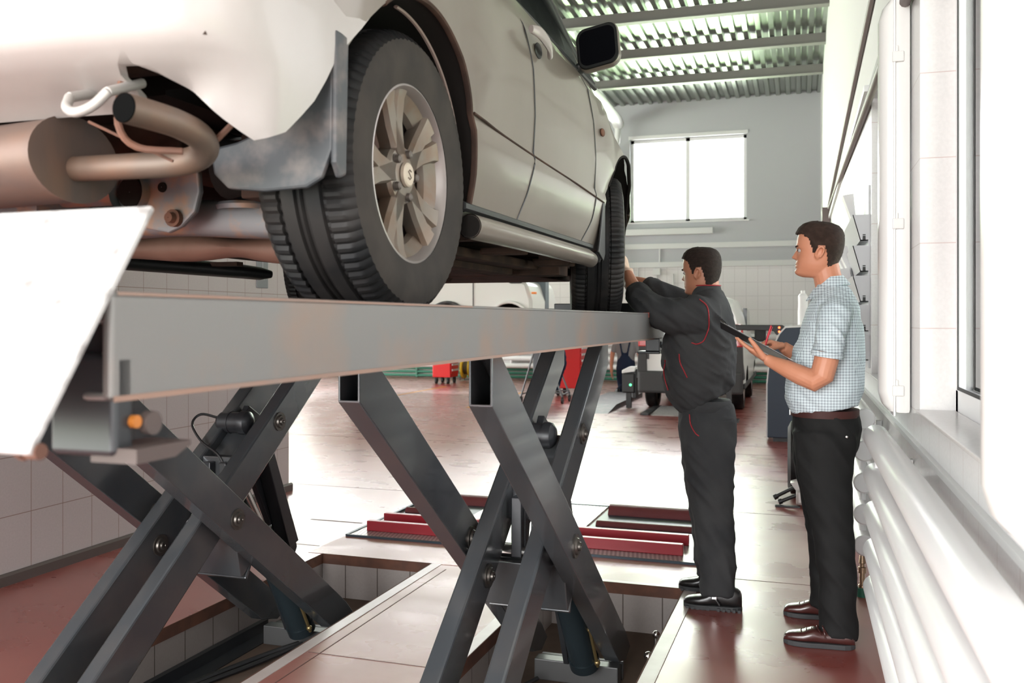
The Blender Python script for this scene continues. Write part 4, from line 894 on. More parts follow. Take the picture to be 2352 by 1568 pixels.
bm = bm_(); tube(bm, [(-2.6, 1.98, 1.74), (-1.9, 2.0, 1.745), (-1.6, 2.02, 1.75)], .04, 12, 3); box(bm, -2.3, -1.95, 1.9, 2.1, 1.66, 1.80, bev=.03); tube(bm, [(-2.05, 1.9, 1.78), (-2.0, 1.92, 1.70), (-1.98, 2.1, 1.66)], .03, 8); obj('rear_differential', bm, 'rustarm', car, smooth=.6)
bm = bm_(); P = smoothpath([(-2.7, 2.45, 1.62), (-2.2, 2.45, 1.628), (-1.8, 2.42, 1.625), (-1.55, 2.40, 1.612), (-1.2, 2.40, 1.606)], 5); loft(bm, P, [(.05, .036+.008*math.sin(i*.9)) for i in range(len(P))], 14, (0, 1, 0)); obj('brown_cross_tube', bm, mat('brown_steel', (.20, .115, .085), .6, .2, col2=(.12, .06, .04), scale=6), car, smooth=True)
bm = bm_()
for (x0, x1, y0, y1, z0, z1) in ((-1.75, -1.5, 1.9, 2.4, 1.80, 1.90), (-1.36, -1.24, 1.95, 2.25, 1.70, 1.86), (-2.6, -1.05, 2.45, 4.1, 1.685, 1.70), (-1.30, -1.20, 2.45, 4.6, 1.625, 1.66), (-2.5, -2.4, 2.4, 4.6, 1.68, 1.70), (-1.62, -1.3, 2.9, 3.9, 1.60, 1.66), (-1.8, -1.1, 3.95, 4.1, 1.60, 1.66), (-1.5, -1.25, 2.55, 2.9, 1.61, 1.66), (-2.3, -1.3, 4.2, 4.9, 1.61, 1.75), (-1.16, -1.0, 3.1, 3.18, 1.635, 1.66), (-1.16, -1.0, 3.75, 3.85, 1.63, 1.66)):
    box(bm, x0, x1, y0, y1, z0, z1, bev=.008)
tube(bm, [(-1.7, 2.5, 1.62), (-1.65, 3.2, 1.605), (-1.7, 4.1, 1.61)], .03, 10, 3); tube(bm, [(-1.25, 2.5, 1.64), (-1.3, 3.0, 1.618), (-1.4, 3.9, 1.61)], .014, 8, 3)
obj('chassis_members', bm, 'under', car, bev=.0)
bm = bm_(); loft(bm, [(-1.42, 1.98, 1.78), (-1.34, 1.98, 1.78), (-1.26, 2.0, 1.78)], [.075, .06, .07], 18, (0, 0, 1)); 
for k in range(5): lathe(bm, [(-.006, .05), (0, .066), (.006, .05)], (-1.40+k*.028, 2.0, 1.78), 'x', 20)
obj('axle_boot', bm, 'liner', car, smooth=.6)

# ================================================================== PEOPLE (hall frame)
FR = I4
HEADTAB = [(.1255, .012, .012, .012), (.122, .040, .045, .034), (.112, .066, .072, .054), (.096, .082, .088, .066), (.076, .091, .096, .0725), (.052, .0955, .099, .0755), (.030, .0965, .0995, .076), (.014, .0955, .098, .0755), (.002, .0895, .097, .0745), (-.012, .089, .094, .073), (-.028, .090, .089, .071), (-.042, .0905, .083, .069), (-.054, .0925, .077, .067), (-.062, .0905, .072, .065), (-.070, .0925, .067, .062), (-.080, .0885, .060, .058), (-.092, .0925, .052, .050), (-.102, .091, .046, .043), (-.111, .080, .042, .034), (-.117, .055, .04, .02)]
def hr(z):
    T = HEADTAB
    if z >= T[0][0]: return T[0][1:]
    for (a, *u), (b, *v) in zip(T, T[1:]):
        if z >= b: t = (a-z)/(a-b); return [p+(q-p)*t for p, q in zip(u, v)]
    return T[-1][1:]
def headpt(z, t, off=0):
    f, b, w_ = hr(z); c, s = math.cos(t), math.sin(t)
    ax = f if c > 0 else b; e = 2.35 if c > 0 else 2.1
    r = 1/((abs(c)/ax)**e+(abs(s)/w_)**e)**(1/e); x, y = r*c, r*s
    if c > 0:
        # nose: bridge to tip, narrow
        if -.040 < z < .012:
            u = (z+.040)/.052; amp = .030*(1-u)**.8 if u > .18 else .030*(u/.18)**.6*(1-.18)**.8; x += amp*math.exp(-(y/(.0095+.006*(1-u)))**2)
        x -= .011*math.exp(-((abs(y)-.031)/.013)**2-((z-.002)/.010)**2)        # eye sockets
        x += .004*math.exp(-((abs(y)-.028)/.018)**2-((z-.020)/.007)**2)        # brow ridge
        x += .0045*math.exp(-(y/.020)**2)*(math.exp(-((z+.055)/.0045)**2)+math.exp(-((z+.068)/.0045)**2)) # lips
        x += .004*math.exp(-(y/.02)**2-((z+.092)/.012)**2)
    if off:
        n = Vector((x, y, z*.8)).normalized()*off; return Vector((x, y, z))+n
    return Vector((x, y, z))
def head(bm, T_):
    zs = [.1255-.0035*i for i in range(70)]; zs = [z for z in zs if z > -.117]; n = 72; rings = []
    for z in zs: rings.append([bm.verts.new(T_ @ headpt(z, 2*PI*k/n)) for k in range(n)])
    for i in range(len(rings)-1):
        for k in range(n): bm.faces.new((rings[i][k], rings[i+1][k], rings[i+1][(k+1) % n], rings[i][(k+1) % n]))
    bm.faces.new(rings[0]); bm.faces.new(rings[-1][::-1])
    for s in (1, -1):   # ears: rim, lobe
        P = [(-.004, .072*s, -.034), (.006, .079*s, -.022), (.004, .084*s, -.004), (-.006, .088*s, .014), (-.020, .089*s, .018), (-.027, .086*s, .006), (-.022, .081*s, -.012), (-.012, .077*s, -.028)]
        loft(bm, [T_ @ Vector(p) for p in smoothpath([Vector(p) for p in P], 4)], [.0052]*29, 8, (0, 1, .2)); 
        sph(bm, T_ @ Vector((-.010, .076*s, -.006)), .018, .75, .35, 1.35, T_.to_3x3().normalized().to_4x4())
def hair(parent, T_, m, front=.066, off=.010, fade=-.062, side=-.004, seed=0):
    bm = bm_(); zs = [.1255-.0035*i for i in range(60)]; n = 96; g = {}
    def ok(z, t):
        a = abs((t+PI) % (2*PI)-PI); d = math.degrees(a)
        if d < 38: lim = front
        elif d < 62: lim = front-(d-38)/24*.020
        elif d < 74: lim = front-.020-(d-62)/12*(front-.020-side)*.8
        elif d < 90: lim = side-.004
        elif d < 112: lim = .022
        elif d < 130: lim = .022+(d-112)/18*(fade-.022)
        else: lim = fade
        return z > lim+.002*math.sin(t*40)
    for i, z in enumerate(zs):
        for k in range(n):
            t = 2*PI*k/n; d = abs((t+PI) % (2*PI)-PI)
            o = off*(.45+.55*min(1, max(0, (z+.03)/.10)))+.0018*noise.noise(Vector((z*160, math.cos(t)*9, math.sin(t)*9+seed)))
            if d < .9 and z > front-.005: o += .003
            g[i, k] = (z, t, o)
    vs = {}
    def V(i, k):
        k %= n
        if (i, k) not in vs: z, t, o = g[i, k]; vs[i, k] = bm.verts.new(T_ @ headpt(z, t, o))
        return vs[i, k]
    for i in range(len(zs)-1):
        for k in range(n):
            if ok(zs[i+1], 2*PI*(k+.5)/n): bm.faces.new((V(i, k), V(i+1, k), V(i+1, k+1), V(i, k+1)))
    bm.faces.new([V(0, k) for k in range(n)])
    bmesh.ops.recalc_face_normals(bm, faces=bm.faces); bmesh.ops.solidify(bm, geom=bm.faces, thickness=off*1.15)
    return obj('hair', bm, m, parent, smooth=True)
def eyes(parent, T_):
    for s in (1, -1):
        bm = bm_(); sph(bm, T_ @ Vector((.0765, .031*s, .002)), .0108); obj('eye', bm, 'eye', parent, smooth=True)
        bm = bm_(); sph(bm, T_ @ Vector((.0842, .0315*s, .002)), .0058); e = obj('iris', bm, 'iris', parent, smooth=True)
        bm = bm_(); P = [headpt(.017+.004*math.sin(u*1.6), a, .0015) for u, a in [(j/5, s*(.17+.33*j/5)) for j in range(6)]]
        loft(bm, [T_ @ p for p in P], [.0022, .0032, .0034, .0032, .0028, .0015], 6); obj('eyebrow', bm, 'hair', parent, smooth=True)
    bm = bm_(); P = [headpt(-.0615, a, .0005) for a in (-.22, -.11, 0, .11, .22)]; loft(bm, [T_ @ p for p in P], [.001, .0022, .0026, .0022, .001], 6); obj('mouth', bm, 'lip', parent, smooth=True)
def hand(bm, W, F, N, S, curls, L=1.0, thumb=(.75, .65, .1), tc=.4, spread=.03):
    W, F, N, S = Vector(W), Vector(F).normalized(), Vector(N), Vector(S); N = (N-F*N.dot(F)).normalized(); S0 = S; S = F.cross(N)
    if S.dot(S0) < 0: S = -S
    loft(bm, [W-F*.02, W+F*.01, W+F*.04, W+F*.075, W+F*.092], [(.024, .018), (.026, .018), (.036, .016), (.041, .014), (.038, .011)], 16, S)
    for i, (o, ln) in enumerate(((.031, .072), (.0105, .080), (-.010, .074), (-.030, .058))):
        c = curls[i]; p = W+F*(.078-.004*abs(i-1.2))+S*o; d = (F+S*spread*(1.5-i)).normalized(); pts = [p, p+d*.012]; r0 = .0092-.0005*i
        p = pts[-1]
        for j, fr in enumerate((.45, .30, .25)):
            a = c*(.75, 1.0, .7)[j]; d = (d*math.cos(a)+N*math.sin(a)).normalized(); p = p+d*ln*fr*L; pts.append(p)
        loft(bm, pts, [r0, r0, r0*.96, r0*.88, r0*.62], 10, S)
        sph(bm, pts[-1], r0*.66, n=6)
    b = W+F*.022+S*.022; d = (F*thumb[0]+S*thumb[1]+N*thumb[2]).normalized(); p1 = b+d*.040; d2 = (d+F*tc+N*tc*.5).normalized(); p2 = p1+d2*.032; p3 = p2+(d2+F*tc*.5).normalized()*.026
    loft(bm, [b-d*.008, p1, p2, p3], [.016, .0125, .0108, .0078], 10, N); sph(bm, p3, .008, n=6)
def wrinkle(bm, amp, f=(14, 14, 9), seed=0, diag=0):
    bm.normal_update()
    for v in bm.verts:
        p = v.co; q = Vector((p.x*f[0]+p.z*diag, p.y*f[1], p.z*f[2]+p.x*diag*.5+seed)); n_ = noise.noise(q)+.5*noise.noise(q*2.1+Vector((3, 1, 7)))
        v.co = p+v.normal*amp*(1-2.2*abs(n_))
    return bm
def shoe(name, parent, x0, x1, y, m, ms, h=.085, w_=.047, z=0, tall=.10, slope=.0, ang=0):
    """toe at x0, heel at x1"""
    L = x1-x0; A = Matrix.Translation(((x0+x1)/2, y, z)) @ Matrix.Rotation(ang, 4, 'Z') @ Matrix.Translation((-(x0+x1)/2, 0, 0))
    prof = [(0, .034, .012, .018), (.03, .045, .020, .030), (.12, .054, .026, .040), (.28, .062, .030, .047), (.42, .078, .038, .045), (.55, tall*.95, .048, .040), (.72, tall, .050, .036), (.88, tall*.98, .048, .035), (.97, tall*.85, .04, .028), (1.0, tall*.6, .03, .016)]
    bm = bm_(); rings = []
    for t, top, _, hw in prof:
        x = x0+L*t; zc = (top+.018)/2; hh = (top-.018)/2
        rings.append([bm.verts.new(A @ Vector((x, hw*math.copysign(abs(math.cos(a))**.8, math.cos(a)), zc+hh*math.copysign(abs(math.sin(a))**.75, math.sin(a))))) for a in [2*PI*k/20 for k in range(20)]])
    for i in range(len(rings)-1):
        for k in range(20): bm.faces.new((rings[i][k], rings[i][(k+1) % 20], rings[i+1][(k+1) % 20], rings[i+1][k]))
    bm.faces.new(rings[0]); bm.faces.new(rings[-1]); bmesh.ops.recalc_face_normals(bm, faces=bm.faces); bmesh.ops.subdivide_edges(bm, edges=bm.edges, cuts=1, smooth=.6)
    s = obj(name, bm, m, parent, smooth=True)
    bm = bm_(); out = []
    N = 24
    for k in range(N):
        a = 2*PI*k/N; tx = .5-.51*math.cos(a); hw = lerp([(0, .02), (.1, .040), (.3, .050), (.6, .040), (.85, .038), (1, .02)], min(1, max(0, tx))); out.append((x0+L*tx, hw*(1 if math.sin(a) > 0 else -1)*min(1, abs(math.sin(a))*2.2)))
    prism(bm, out, 'z', .0, .022); bm.transform(A); obj('sole', bm, ms, s, bev=.004)
    return s, A

# ---- the man in the checked shirt
Y1 = 4.38
bm = bm_()
T1 = Matrix.Translation((.078, Y1, 1.706)) @ Matrix.Rotation(PI-.06, 4, 'Z') @ Matrix.Rotation(-.07, 4, 'Y')
head(bm, T1)
loft(bm, [(.100, Y1, 1.66), (.115, Y1, 1.60), (.130, Y1, 1.54), (.138, Y1, 1.47)], [(.062, .055), (.060, .056), (.064, .064), (.08, .11)], 20, (1, 0, 0))
loft(bm, [(.14, 4.20, 1.42), (.12, 4.145, 1.32), (.105, 4.125, 1.23), (.088, 4.12, 1.165), (.060, 4.125, 1.142), (.0, 4.145, 1.165), (-.055, 4.17, 1.190), (-.115, 4.20, 1.215), (-.14, 4.21, 1.228)], [.052, .053, .051, .050, .047, .043, .038, .028, .025], 16, (0, 1, 0))
hand(bm, (-.135, 4.21, 1.226), (-.86, .18, .50), (.42, .12, .88), (0, -1, .2), (.12, .10, .10, .15), thumb=(.8, .55, .35), tc=.25)
loft(bm, [(.14, 4.56, 1.42), (.11, 4.61, 1.30), (.075, 4.62, 1.19), (.03, 4.60, 1.20), (-.03, 4.555, 1.235), (-.075, 4.51, 1.275)], [.052, .052, .048, .045, .037, .027], 16, (0, 1, 0))
hand(bm, (-.075, 4.51, 1.275), (-.80, -.42, .25), (-.35, -.30, -.88), (.1, -1, .2), (.75, .85, .95, 1.0), thumb=(.8, .25, .45), tc=.5)
bm = remesh(bm, .0036, 3, .4)
man = one('person', bm, 'skin', 'man in a light checked short-sleeved shirt and black slacks writing on a clipboard', 'person', smooth=True)
hair(man, T1, 'hair2', front=.070, off=.012); eyes(man, T1)
bm = bm_()
ST = [(1.005, -.040, .252, .165), (1.05, -.064, .262, .172), (1.10, -.062, .268, .176), (1.17, -.052, .270, .178), (1.25, -.028, .274, .180), (1.33, .000, .270, .186), (1.40, .018, .262, .196), (1.45, .032, .250, .200), (1.485, .045, .236, .185), (1.515, .055, .218, .140), (1.54, .062, .205, .095), (1.556, .070, .198, .078)]
loft(bm, [((a+b)/2, Y1, z) for z, a, b, w_ in ST], [((b-a)/2, w_) for z, a, b, w_ in ST], 36, (1, 0, 0), sq=.9)
loft(bm, [(.150, 4.26, 1.455), (.142, 4.19, 1.425), (.125, 4.145, 1.34), (.108, 4.128, 1.255)], [(.07, .06), (.068, .062), (.061, .064), (.060, .064)], 20, (1, 0, 0))
loft(bm, [(.150, 4.50, 1.455), (.142, 4.57, 1.425), (.120, 4.61, 1.34), (.105, 4.63, 1.255)], [(.07, .06), (.068, .062), (.063, .062), (.063, .064)], 20, (1, 0, 0))
bm = remesh(bm, .0065, 6, .5); wrinkle(bm, .0055, (11, 8, 8), 2, 9)
sh = obj('shirt', bm, 'shirt', man, smooth=True)
bm = bm_()   # collar: stand and fold
for k in range(2):
    ring = []; n = 28
    for i in range(n+1):
        a = .25+(2*PI-.5)*i/n; fr = math.cos(a); zt = 1.592-.052*max(0, fr)**.7 if fr > 0 else 1.592-.008*fr; r = .070
        ring.append((Vector((.128-r*math.cos(a)*1.0, Y1+r*1.0*math.sin(a), 1.545-.012*max(0, fr))), Vector((.120-.064*math.cos(a), Y1+.066*math.sin(a), zt)), Vector((.128-(.088+.02*max(0, fr))*math.cos(a), Y1+.090*math.sin(a), zt-.040-.014*max(0, fr)))))
vv = [[bm.verts.new(p) for p in r] for r in ring]
for i in range(n):
    for j in range(2): bm.faces.new((vv[i][j], vv[i+1][j], vv[i+1][j+1], vv[i][j+1]))
bmesh.ops.recalc_face_normals(bm, faces=bm.faces); bmesh.ops.solidify(bm, geom=bm.faces, thickness=.003); obj('collar', bm, 'shirt', sh, smooth=.8)
bm = bm_(); lathe(bm, [(0, .067), (.0, .0635), (.022, .0635), (.022, .067), (0, .067)], (0, 0, 0), 'z', 28); bm.transform(Matrix.Translation((.107, 4.128, 1.243)) @ Matrix.Rotation(.15, 4, 'Y')); obj('sleeve_hem', bm, 'shirt', sh, smooth=.6)
def legs(name, parent, m, near, far, pelvis, seed=0, vox=.0085, amp=.006, f=(8, 8, 5)):
    bm = bm_()
    for st in (near, far): loft(bm, [(x, y, z) for x, y, z, a, b in st], [(a, b) for x, y, z, a, b in st], 24, (1, 0, 0))
    loft(bm, [(x, y, z) for x, y, z, a, b in pelvis], [(a, b) for x, y, z, a, b in pelvis], 30, (1, 0, 0), sq=.9)
    bm = remesh(bm, vox, 6, .5); wrinkle(bm, amp, f, seed, 6); return obj(name, bm, m, parent, smooth=True)
near = [(.105, 4.29, .90, .135, .095), (.100, 4.28, .80, .125, .092), (.108, 4.27, .68, .105, .085), (.135, 4.255, .50, .083, .076), (.150, 4.235, .32, .079, .072), (.157, 4.22, .15, .077, .070), (.158, 4.215, .060, .079, .070), (.155, 4.21, .035, .080, .070)]
far = [(.10, 4.47, .90, .13, .095), (.085, 4.48, .80, .118, .092), (.080, 4.50, .68, .100, .085), (.100, 4.52, .50, .080, .076), (.115, 4.54, .32, .076, .072), (.125, 4.56, .12, .074, .068), (.120, 4.565, .06, .077, .068)]
pel = [(.105, Y1, .995, .140, .155), (.106, Y1, .97, .143, .165), (.112, Y1, .91, .146, .178), (.110, Y1, .84, .135, .175), (.10, Y1, .80, .115, .16)]
legs('trousers', man, 'slacks', near, far, pel, 1)
bm = bm_(); loft(bm, [(.105, Y1, .972), (.105, Y1, 1.004)], [(.147, .168), (.147, .166)], 40, (1, 0, 0), sq=.9); bl = obj('belt', bm, mat('belt_leather', (.05, .016, .014), .6, spec=.25), man, smooth=.8)
bm = bm_(); box(bm, -.047, -.040, Y1-.02, Y1+.02, .970, 1.006, bev=.003); obj('belt_buckle', bm, 'chrome', bl)
bm = bm_(); sph(bm, (.19, 4.20, .90), .006, 1, .4, 1); obj('pocket_button', bm, 'chrome', man, smooth=True)
for (a, b, y) in ((-.068, .222, 4.185), (-.075, .205, 4.58)):
    s, A = shoe('shoe', man, a, b, y, 'leather', 'sole', tall=.072)
    bm = bm_(); P = [(a+.07+.022*i, .062+.0065*i) for i in range(5)]
    for i, (x, z) in enumerate(P): tube(bm, [A @ Vector((x+.02, -.040, z-.022)), A @ Vector((x+.004, -.02, z-.003)), A @ Vector((x, 0, z+.002)), A @ Vector((x+.004, .02, z-.003)), A @ Vector((x+.02, .040, z-.022))], .0022, 6, 3)
    tube(bm, [A @ Vector((a+.17, -.042, .045)), A @ Vector((a+.165, -.03, .075)), A @ Vector((a+.16, 0, .088)), A @ Vector((a+.165, .03, .075)), A @ Vector((a+.17, .042, .045))], .004, 8, 4)
    obj('vamp_stitching', bm, 'leather', s, smooth=True)
# clipboard, paper, pen
d = Vector((-.875, .0, .485)); wv = Vector((.10, .95, -.22)); wv = (wv-d*wv.dot(d)).normalized(); nn = d.cross(wv).normalized(); nn = nn if nn.z > 0 else -nn
cc = Vector((-.205, 4.335, 1.298)); A = Matrix((( d.x, wv.x, nn.x, cc.x), (d.y, wv.y, nn.y, cc.y), (d.z, wv.z, nn.z, cc.z), (0, 0, 0, 1)))
cb = thing('clipboard', 'black clipboard held in the left hand of the man in the checked shirt', 'clipboard', tuple(cc))
bm = bm_(); box(bm, -.165, .165, -.115, .115, -.002, .002, A); obj('board', bm, 'black', cb, bev=.001)
bm = bm_(); box(bm, .12, .155, -.06, .06, .003, .009, A, bev=.003); tube(bm, [A @ Vector((.15, -.05, .01)), A @ Vector((.175, -.03, .014)), A @ Vector((.175, .03, .014)), A @ Vector((.15, .05, .01))], .002, 6); obj('clip', bm, 'chrome', cb)
bm = bm_(); box(bm, -.19, .13, -.103, .103, .0024, .0042, A); obj('paper_sheets', bm, 'paper', cb)
pn = thing('pen', 'red pen in the right hand of the man in the checked shirt', 'pen', (-.14, 4.40, 1.27))
bm = bm_(); p0, p1 = Vector((-.160, 4.425, 1.268)), Vector((-.128, 4.425, 1.375)); dd = (p1-p0).normalized(); cyl(bm, p0+dd*.012, p1-dd*.018, .0048, 14); cyl(bm, p0, p0+dd*.013, .0012, 10, .0045); obj('pen_barrel', bm, 'pen', pn, smooth=.6)
bm = bm_(); cyl(bm, p1-dd*.020, p1, .0040, 12); tube(bm, [p1-dd*.006, p1-dd*.006+Vector((.008, 0, 0)), p1-dd*.045+Vector((.007, 0, 0))], .0014, 6); obj('pen_clip', bm, 'pen', pn, smooth=.6)

# ---- the mechanic in charcoal workwear
Y2 = 4.76
bm = bm_()
T2 = Matrix.Translation((-.478, Y2, 1.640)) @ Matrix.Rotation(PI-.30, 4, 'Z') @ Matrix.Rotation(.03, 4, 'Y') @ Matrix.Diagonal((.97, .97, .97, 1))
head(bm, T2)
loft(bm, [(-.455, Y2, 1.60), (-.448, Y2, 1.55), (-.45, Y2, 1.50), (-.45, Y2, 1.44)], [(.062, .055), (.060, .057), (.065, .07), (.08, .11)], 20, (1, 0, 0))
loft(bm, [(-.62, 4.62, 1.44), (-.71, 4.62, 1.455), (-.745, 4.65, 1.475), (-.79, 4.72, 1.525), (-.84, 4.80, 1.580), (-.885, 4.90, 1.650)], [.05, .05, .050, .047, .040, .030], 16, (0, 1, 0))
loft(bm, [(-.62, 4.92, 1.48), (-.72, 4.98, 1.545), (-.79, 5.02, 1.585), (-.86, 5.05, 1.605), (-.92, 5.07, 1.62)], [.05, .048, .042, .036, .028], 16, (0, 1, 0))
bm = remesh(bm, .0038, 3, .4)
mech = one('person', bm, 'skin2', 'mechanic in charcoal overalls with red piping reaching up to the front wheel', 'person', smooth=True)
hair(mech, T2, 'hair', front=.072, off=.009, fade=-.066); eyes(mech, T2)
for (W, F, N, S, nm) in (((-.885, 4.90, 1.650), (-.18, .30, .93), (-.9, .1, .1), (.3, -.9, .3), 0), ((-.925, 5.07, 1.622), (-.75, -.25, .55), (-.2, -.95, .1), (0, 0, 1), 1)):
    bm = bm_(); hand(bm, W, F, N, S, (.5, .5, .55, .6), thumb=(.7, .6, .3)); W = Vector(W); F = Vector(F).normalized(); loft(bm, [W-F*.035, W-F*.01, W+F*.02], [.038, .034, .036], 16, S); bm = remesh(bm, .004, 3, .4); obj('work_glove', bm, 'glove', mech, smooth=True)
bm = bm_()
ST = [(.985, -.590, -.330, .155), (1.01, -.622, -.326, .170), (1.05, -.652, -.318, .190), (1.14, -.674, -.318, .205), (1.24, -.672, -.312, .208), (1.33, -.655, -.306, .212), (1.41, -.615, -.312, .222), (1.46, -.570, -.330, .215), (1.495, -.535, -.350, .175), (1.52, -.515, -.370, .125), (1.545, -.505, -.385, .080)]
loft(bm, [((a+b)/2, Y2, z) for z, a, b, w_ in ST], [((b-a)/2, w_) for z, a, b, w_ in ST], 36, (1, 0, 0), sq=.9)
loft(bm, [(-.43, 4.66, 1.42), (-.48, 4.60, 1.42), (-.58, 4.585, 1.415), (-.66, 4.60, 1.43), (-.72, 4.63, 1.46), (-.765, 4.675, 1.50), (-.805, 4.74, 1.540)], [(.095, .09), (.098, .105), (.088, .088), (.082, .078), (.073, .070), (.066, .062), (.060, .058)], 22, (0, 1, 0))
loft(bm, [(-.45, 4.88, 1.43), (-.55, 4.93, 1.46), (-.65, 4.96, 1.505), (-.73, 4.99, 1.55), (-.785, 5.02, 1.582)], [(.095, .09), (.085, .08), (.072, .068), (.062, .060), (.055, .053)], 22, (0, 1, 0))
bm = remesh(bm, .0085, 6, .5); wrinkle(bm, .0105, (9, 7, 8), 5, 10)
jk = obj('jacket', bm, 'cover', mech, smooth=True)
bm = bm_(); loft(bm, [(-.462, Y2, .935), (-.462, Y2, .945), (-.463, Y2, .985), (-.463, Y2, .998)], [(.126, .150), (.134, .158), (.134, .160), (.128, .155)], 44, (1, 0, 0), sq=.9)
for v in bm.verts:
    a = math.atan2(v.co.y-Y2, v.co.x+.462); v.co += Vector((math.cos(a), math.sin(a), 0))*.002*math.sin(a*46)
obj('waistband', bm, 'cover', jk, smooth=.9)
bm = bm_(); loft(bm, [(-.448, Y2, 1.50), (-.452, Y2, 1.535), (-.455, Y2, 1.572)], [(.085, .085), (.076, .074), (.070, .068)], 30, (1, 0, 0), caps=False); bmesh.ops.solidify(bm, geom=bm.faces, thickness=.004); obj('collar', bm, 'cover', jk, smooth=True)
bm = bm_(); tube(bm, [(-.455+.072*math.cos(a), Y2+.070*math.sin(a), 1.574) for a in [2*PI*k/30 for k in range(31)]], .003, 6); obj('collar_piping', bm, 'piping', jk, smooth=True)
for nm, (P, R) in (('cuff', ([(-.785, 4.715, 1.52), (-.812, 4.755, 1.548)], .063)), ('cuff', ([(-.765, 5.01, 1.57), (-.80, 5.03, 1.59)], .056))):
    bm = bm_(); loft(bm, P, [R, R*.97], 24, (0, 1, 0)); obj(nm, bm, 'cover', jk, bev=.006, smooth=.9)
def project(P, src, out=.002):
    """lay a polyline on a mesh by casting from the -y side"""
    from mathutils.bvhtree import BVHTree
    b = bmesh.new(); b.from_mesh(src.data); T_ = BVHTree.FromBMesh(b); res = []
    for x, z in P:
        h = T_.ray_cast(Vector((x, 3.0, z)), Vector((0, 1, 0)))
        if h[0] is not None: res.append(h[0]+h[1]*out)
    b.free(); return res
def dense(P, k=8): return [(p.x, p.z) for p in smoothpath([(x, 0, z) for x, z in P], k)]
def pipe_on(P, src, r=.003, m='piping', nm='red_piping'):
    q = project(dense(P), src)
    if len(q) > 2:
        bm = bm_(); tube(bm, q, r, 6); obj(nm, bm, m, src, smooth=True)
pipe_on([(-.465, 1.50), (-.432, 1.47), (-.420, 1.42), (-.424, 1.36), (-.448, 1.30), (-.48, 1.285), (-.505, 1.29)], jk)
pipe_on([(-.565, 1.235), (-.560, 1.19), (-.540, 1.15), (-.525, 1.12)], jk)
pipe_on([(-.645, 1.20), (-.650, 1.12), (-.630, 1.05)], jk)
near = [(-.44, 4.68, .90, .135, .10), (-.435, 4.665, .80, .130, .10), (-.430, 4.65, .66, .120, .094), (-.415, 4.635, .47, .098, .084), (-.395, 4.61, .30, .090, .080), (-.382, 4.59, .13, .086, .076), (-.380, 4.585, .065, .086, .076)]
far = [(-.46, 4.84, .90, .13, .10), (-.468, 4.85, .80, .125, .10), (-.472, 4.86, .66, .112, .094), (-.460, 4.87, .47, .095, .084), (-.445, 4.87, .30, .088, .078), (-.44, 4.87, .13, .082, .074), (-.44, 4.87, .07, .082, .074)]
pel = [(-.455, Y2, .965, .128, .155), (-.452, Y2, .93, .133, .170), (-.448, Y2, .87, .140, .185), (-.447, Y2, .80, .132, .180), (-.45, Y2, .76, .12, .165)]
tr = legs('trousers', mech, 'cover', near, far, pel, 8, amp=.009)
pipe_on([(-.52, .935), (-.513, .89), (-.49, .85), (-.470, .835)], tr)
for (a, b, y, g) in ((-.545, -.268, 4.575, 0), (-.605, -.33, 4.865, .0)):
    s, A = shoe('work_shoe', mech, a, b, y, 'boot', 'sole', tall=.112)
    bm = bm_(); tube(bm, [A @ Vector((a+.175, -.044, .03)), A @ Vector((a+.15, -.044, .07)), A @ Vector((a+.14, -.02, .108)), A @ Vector((a+.14, .02, .108))], .007, 8, 4); obj('strap', bm, 'boot', s, smooth=True)
    bm = bm_(); bx = A @ Vector((a+.150, -.050, .072)); box(bm, bx.x-.012, bx.x+.012, bx.y-.003, bx.y+.002, bx.z-.014, bx.z+.014, bev=.002); obj('buckle', bm, 'chrome', s)
    bm = bm_()
    for i in range(11):
        if i in (5,): continue
        x = a+.015+i*.0245; bxx = A @ Vector((x, 0, .006)); box(bm, bxx.x, bxx.x+.014, bxx.y-.047, bxx.y+.047, 0, .014)
    obj('tread_lugs', bm, 'sole', s)

# ---- background worker
Y3 = 17.6; X3 = -3.20; DZ = -.40; NOBJ = set(bpy.data.objects)
bm = bm_(); TW = Matrix.Translation((X3, Y3, 1.66)) @ Matrix.Rotation(PI/2, 4, 'Z'); head(bm, TW)
loft(bm, [(X3, Y3, 1.6), (X3, Y3, 1.5), (X3, Y3, 1.40)], [.055, .058, .10], 14, (1, 0, 0))
for s in (-1, 1):
    loft(bm, [(X3+s*.19, Y3, 1.38), (X3+s*.26, Y3, 1.16), (X3+s*.28, Y3-.02, .92), (X3+s*.27, Y3-.04, .80)], [.05, .045, .032, .03], 12, (0, 1, 0))
    hand(bm, (X3+s*.27, Y3-.04, .82), (0, -.1, -1), (-s, 0, 0), (0, 1, 0), (.3, .3, .35, .4))
bm = remesh(bm, .006, 3, .4); wk = one('person', bm, 'skin', 'distant worker in navy bib overalls kneeling beside the white van, back turned', 'person', smooth=True)
hair(wk, TW, 'hair', seed=3)
bm = bm_(); loft(bm, [(X3, Y3, z) for z in (.95, 1.1, 1.25, 1.38, 1.46)], [(.17, .12), (.17, .12), (.19, .12), (.20, .11), (.12, .08)], 20, (1, 0, 0))
for s in (-1, 1): loft(bm, [(X3+s*.16, Y3, 1.40), (X3+s*.215, Y3, 1.28), (X3+s*.235, Y3, 1.18)], [.07, .065, .062], 14, (0, 1, 0))
bm = remesh(bm, .012); obj('t_shirt', bm, 'greytee', wk, smooth=True)
bm = bm_()
for s in (-1, 1): loft(bm, [(X3+s*.09, Y3, .90), (X3+s*.10, Y3+.08, .70), (X3+s*.11, Y3+.18, .50)], [(.10, .12), (.10, .11), (.08, .08)], 16, (1, 0, 0)); loft(bm, [(X3+s*.11, Y3+.20, .475), (X3+s*.11, Y3-.02, .465), (X3+s*.11, Y3-.20, .46)], [.07, .065, .055], 16, (1, 0, 0))
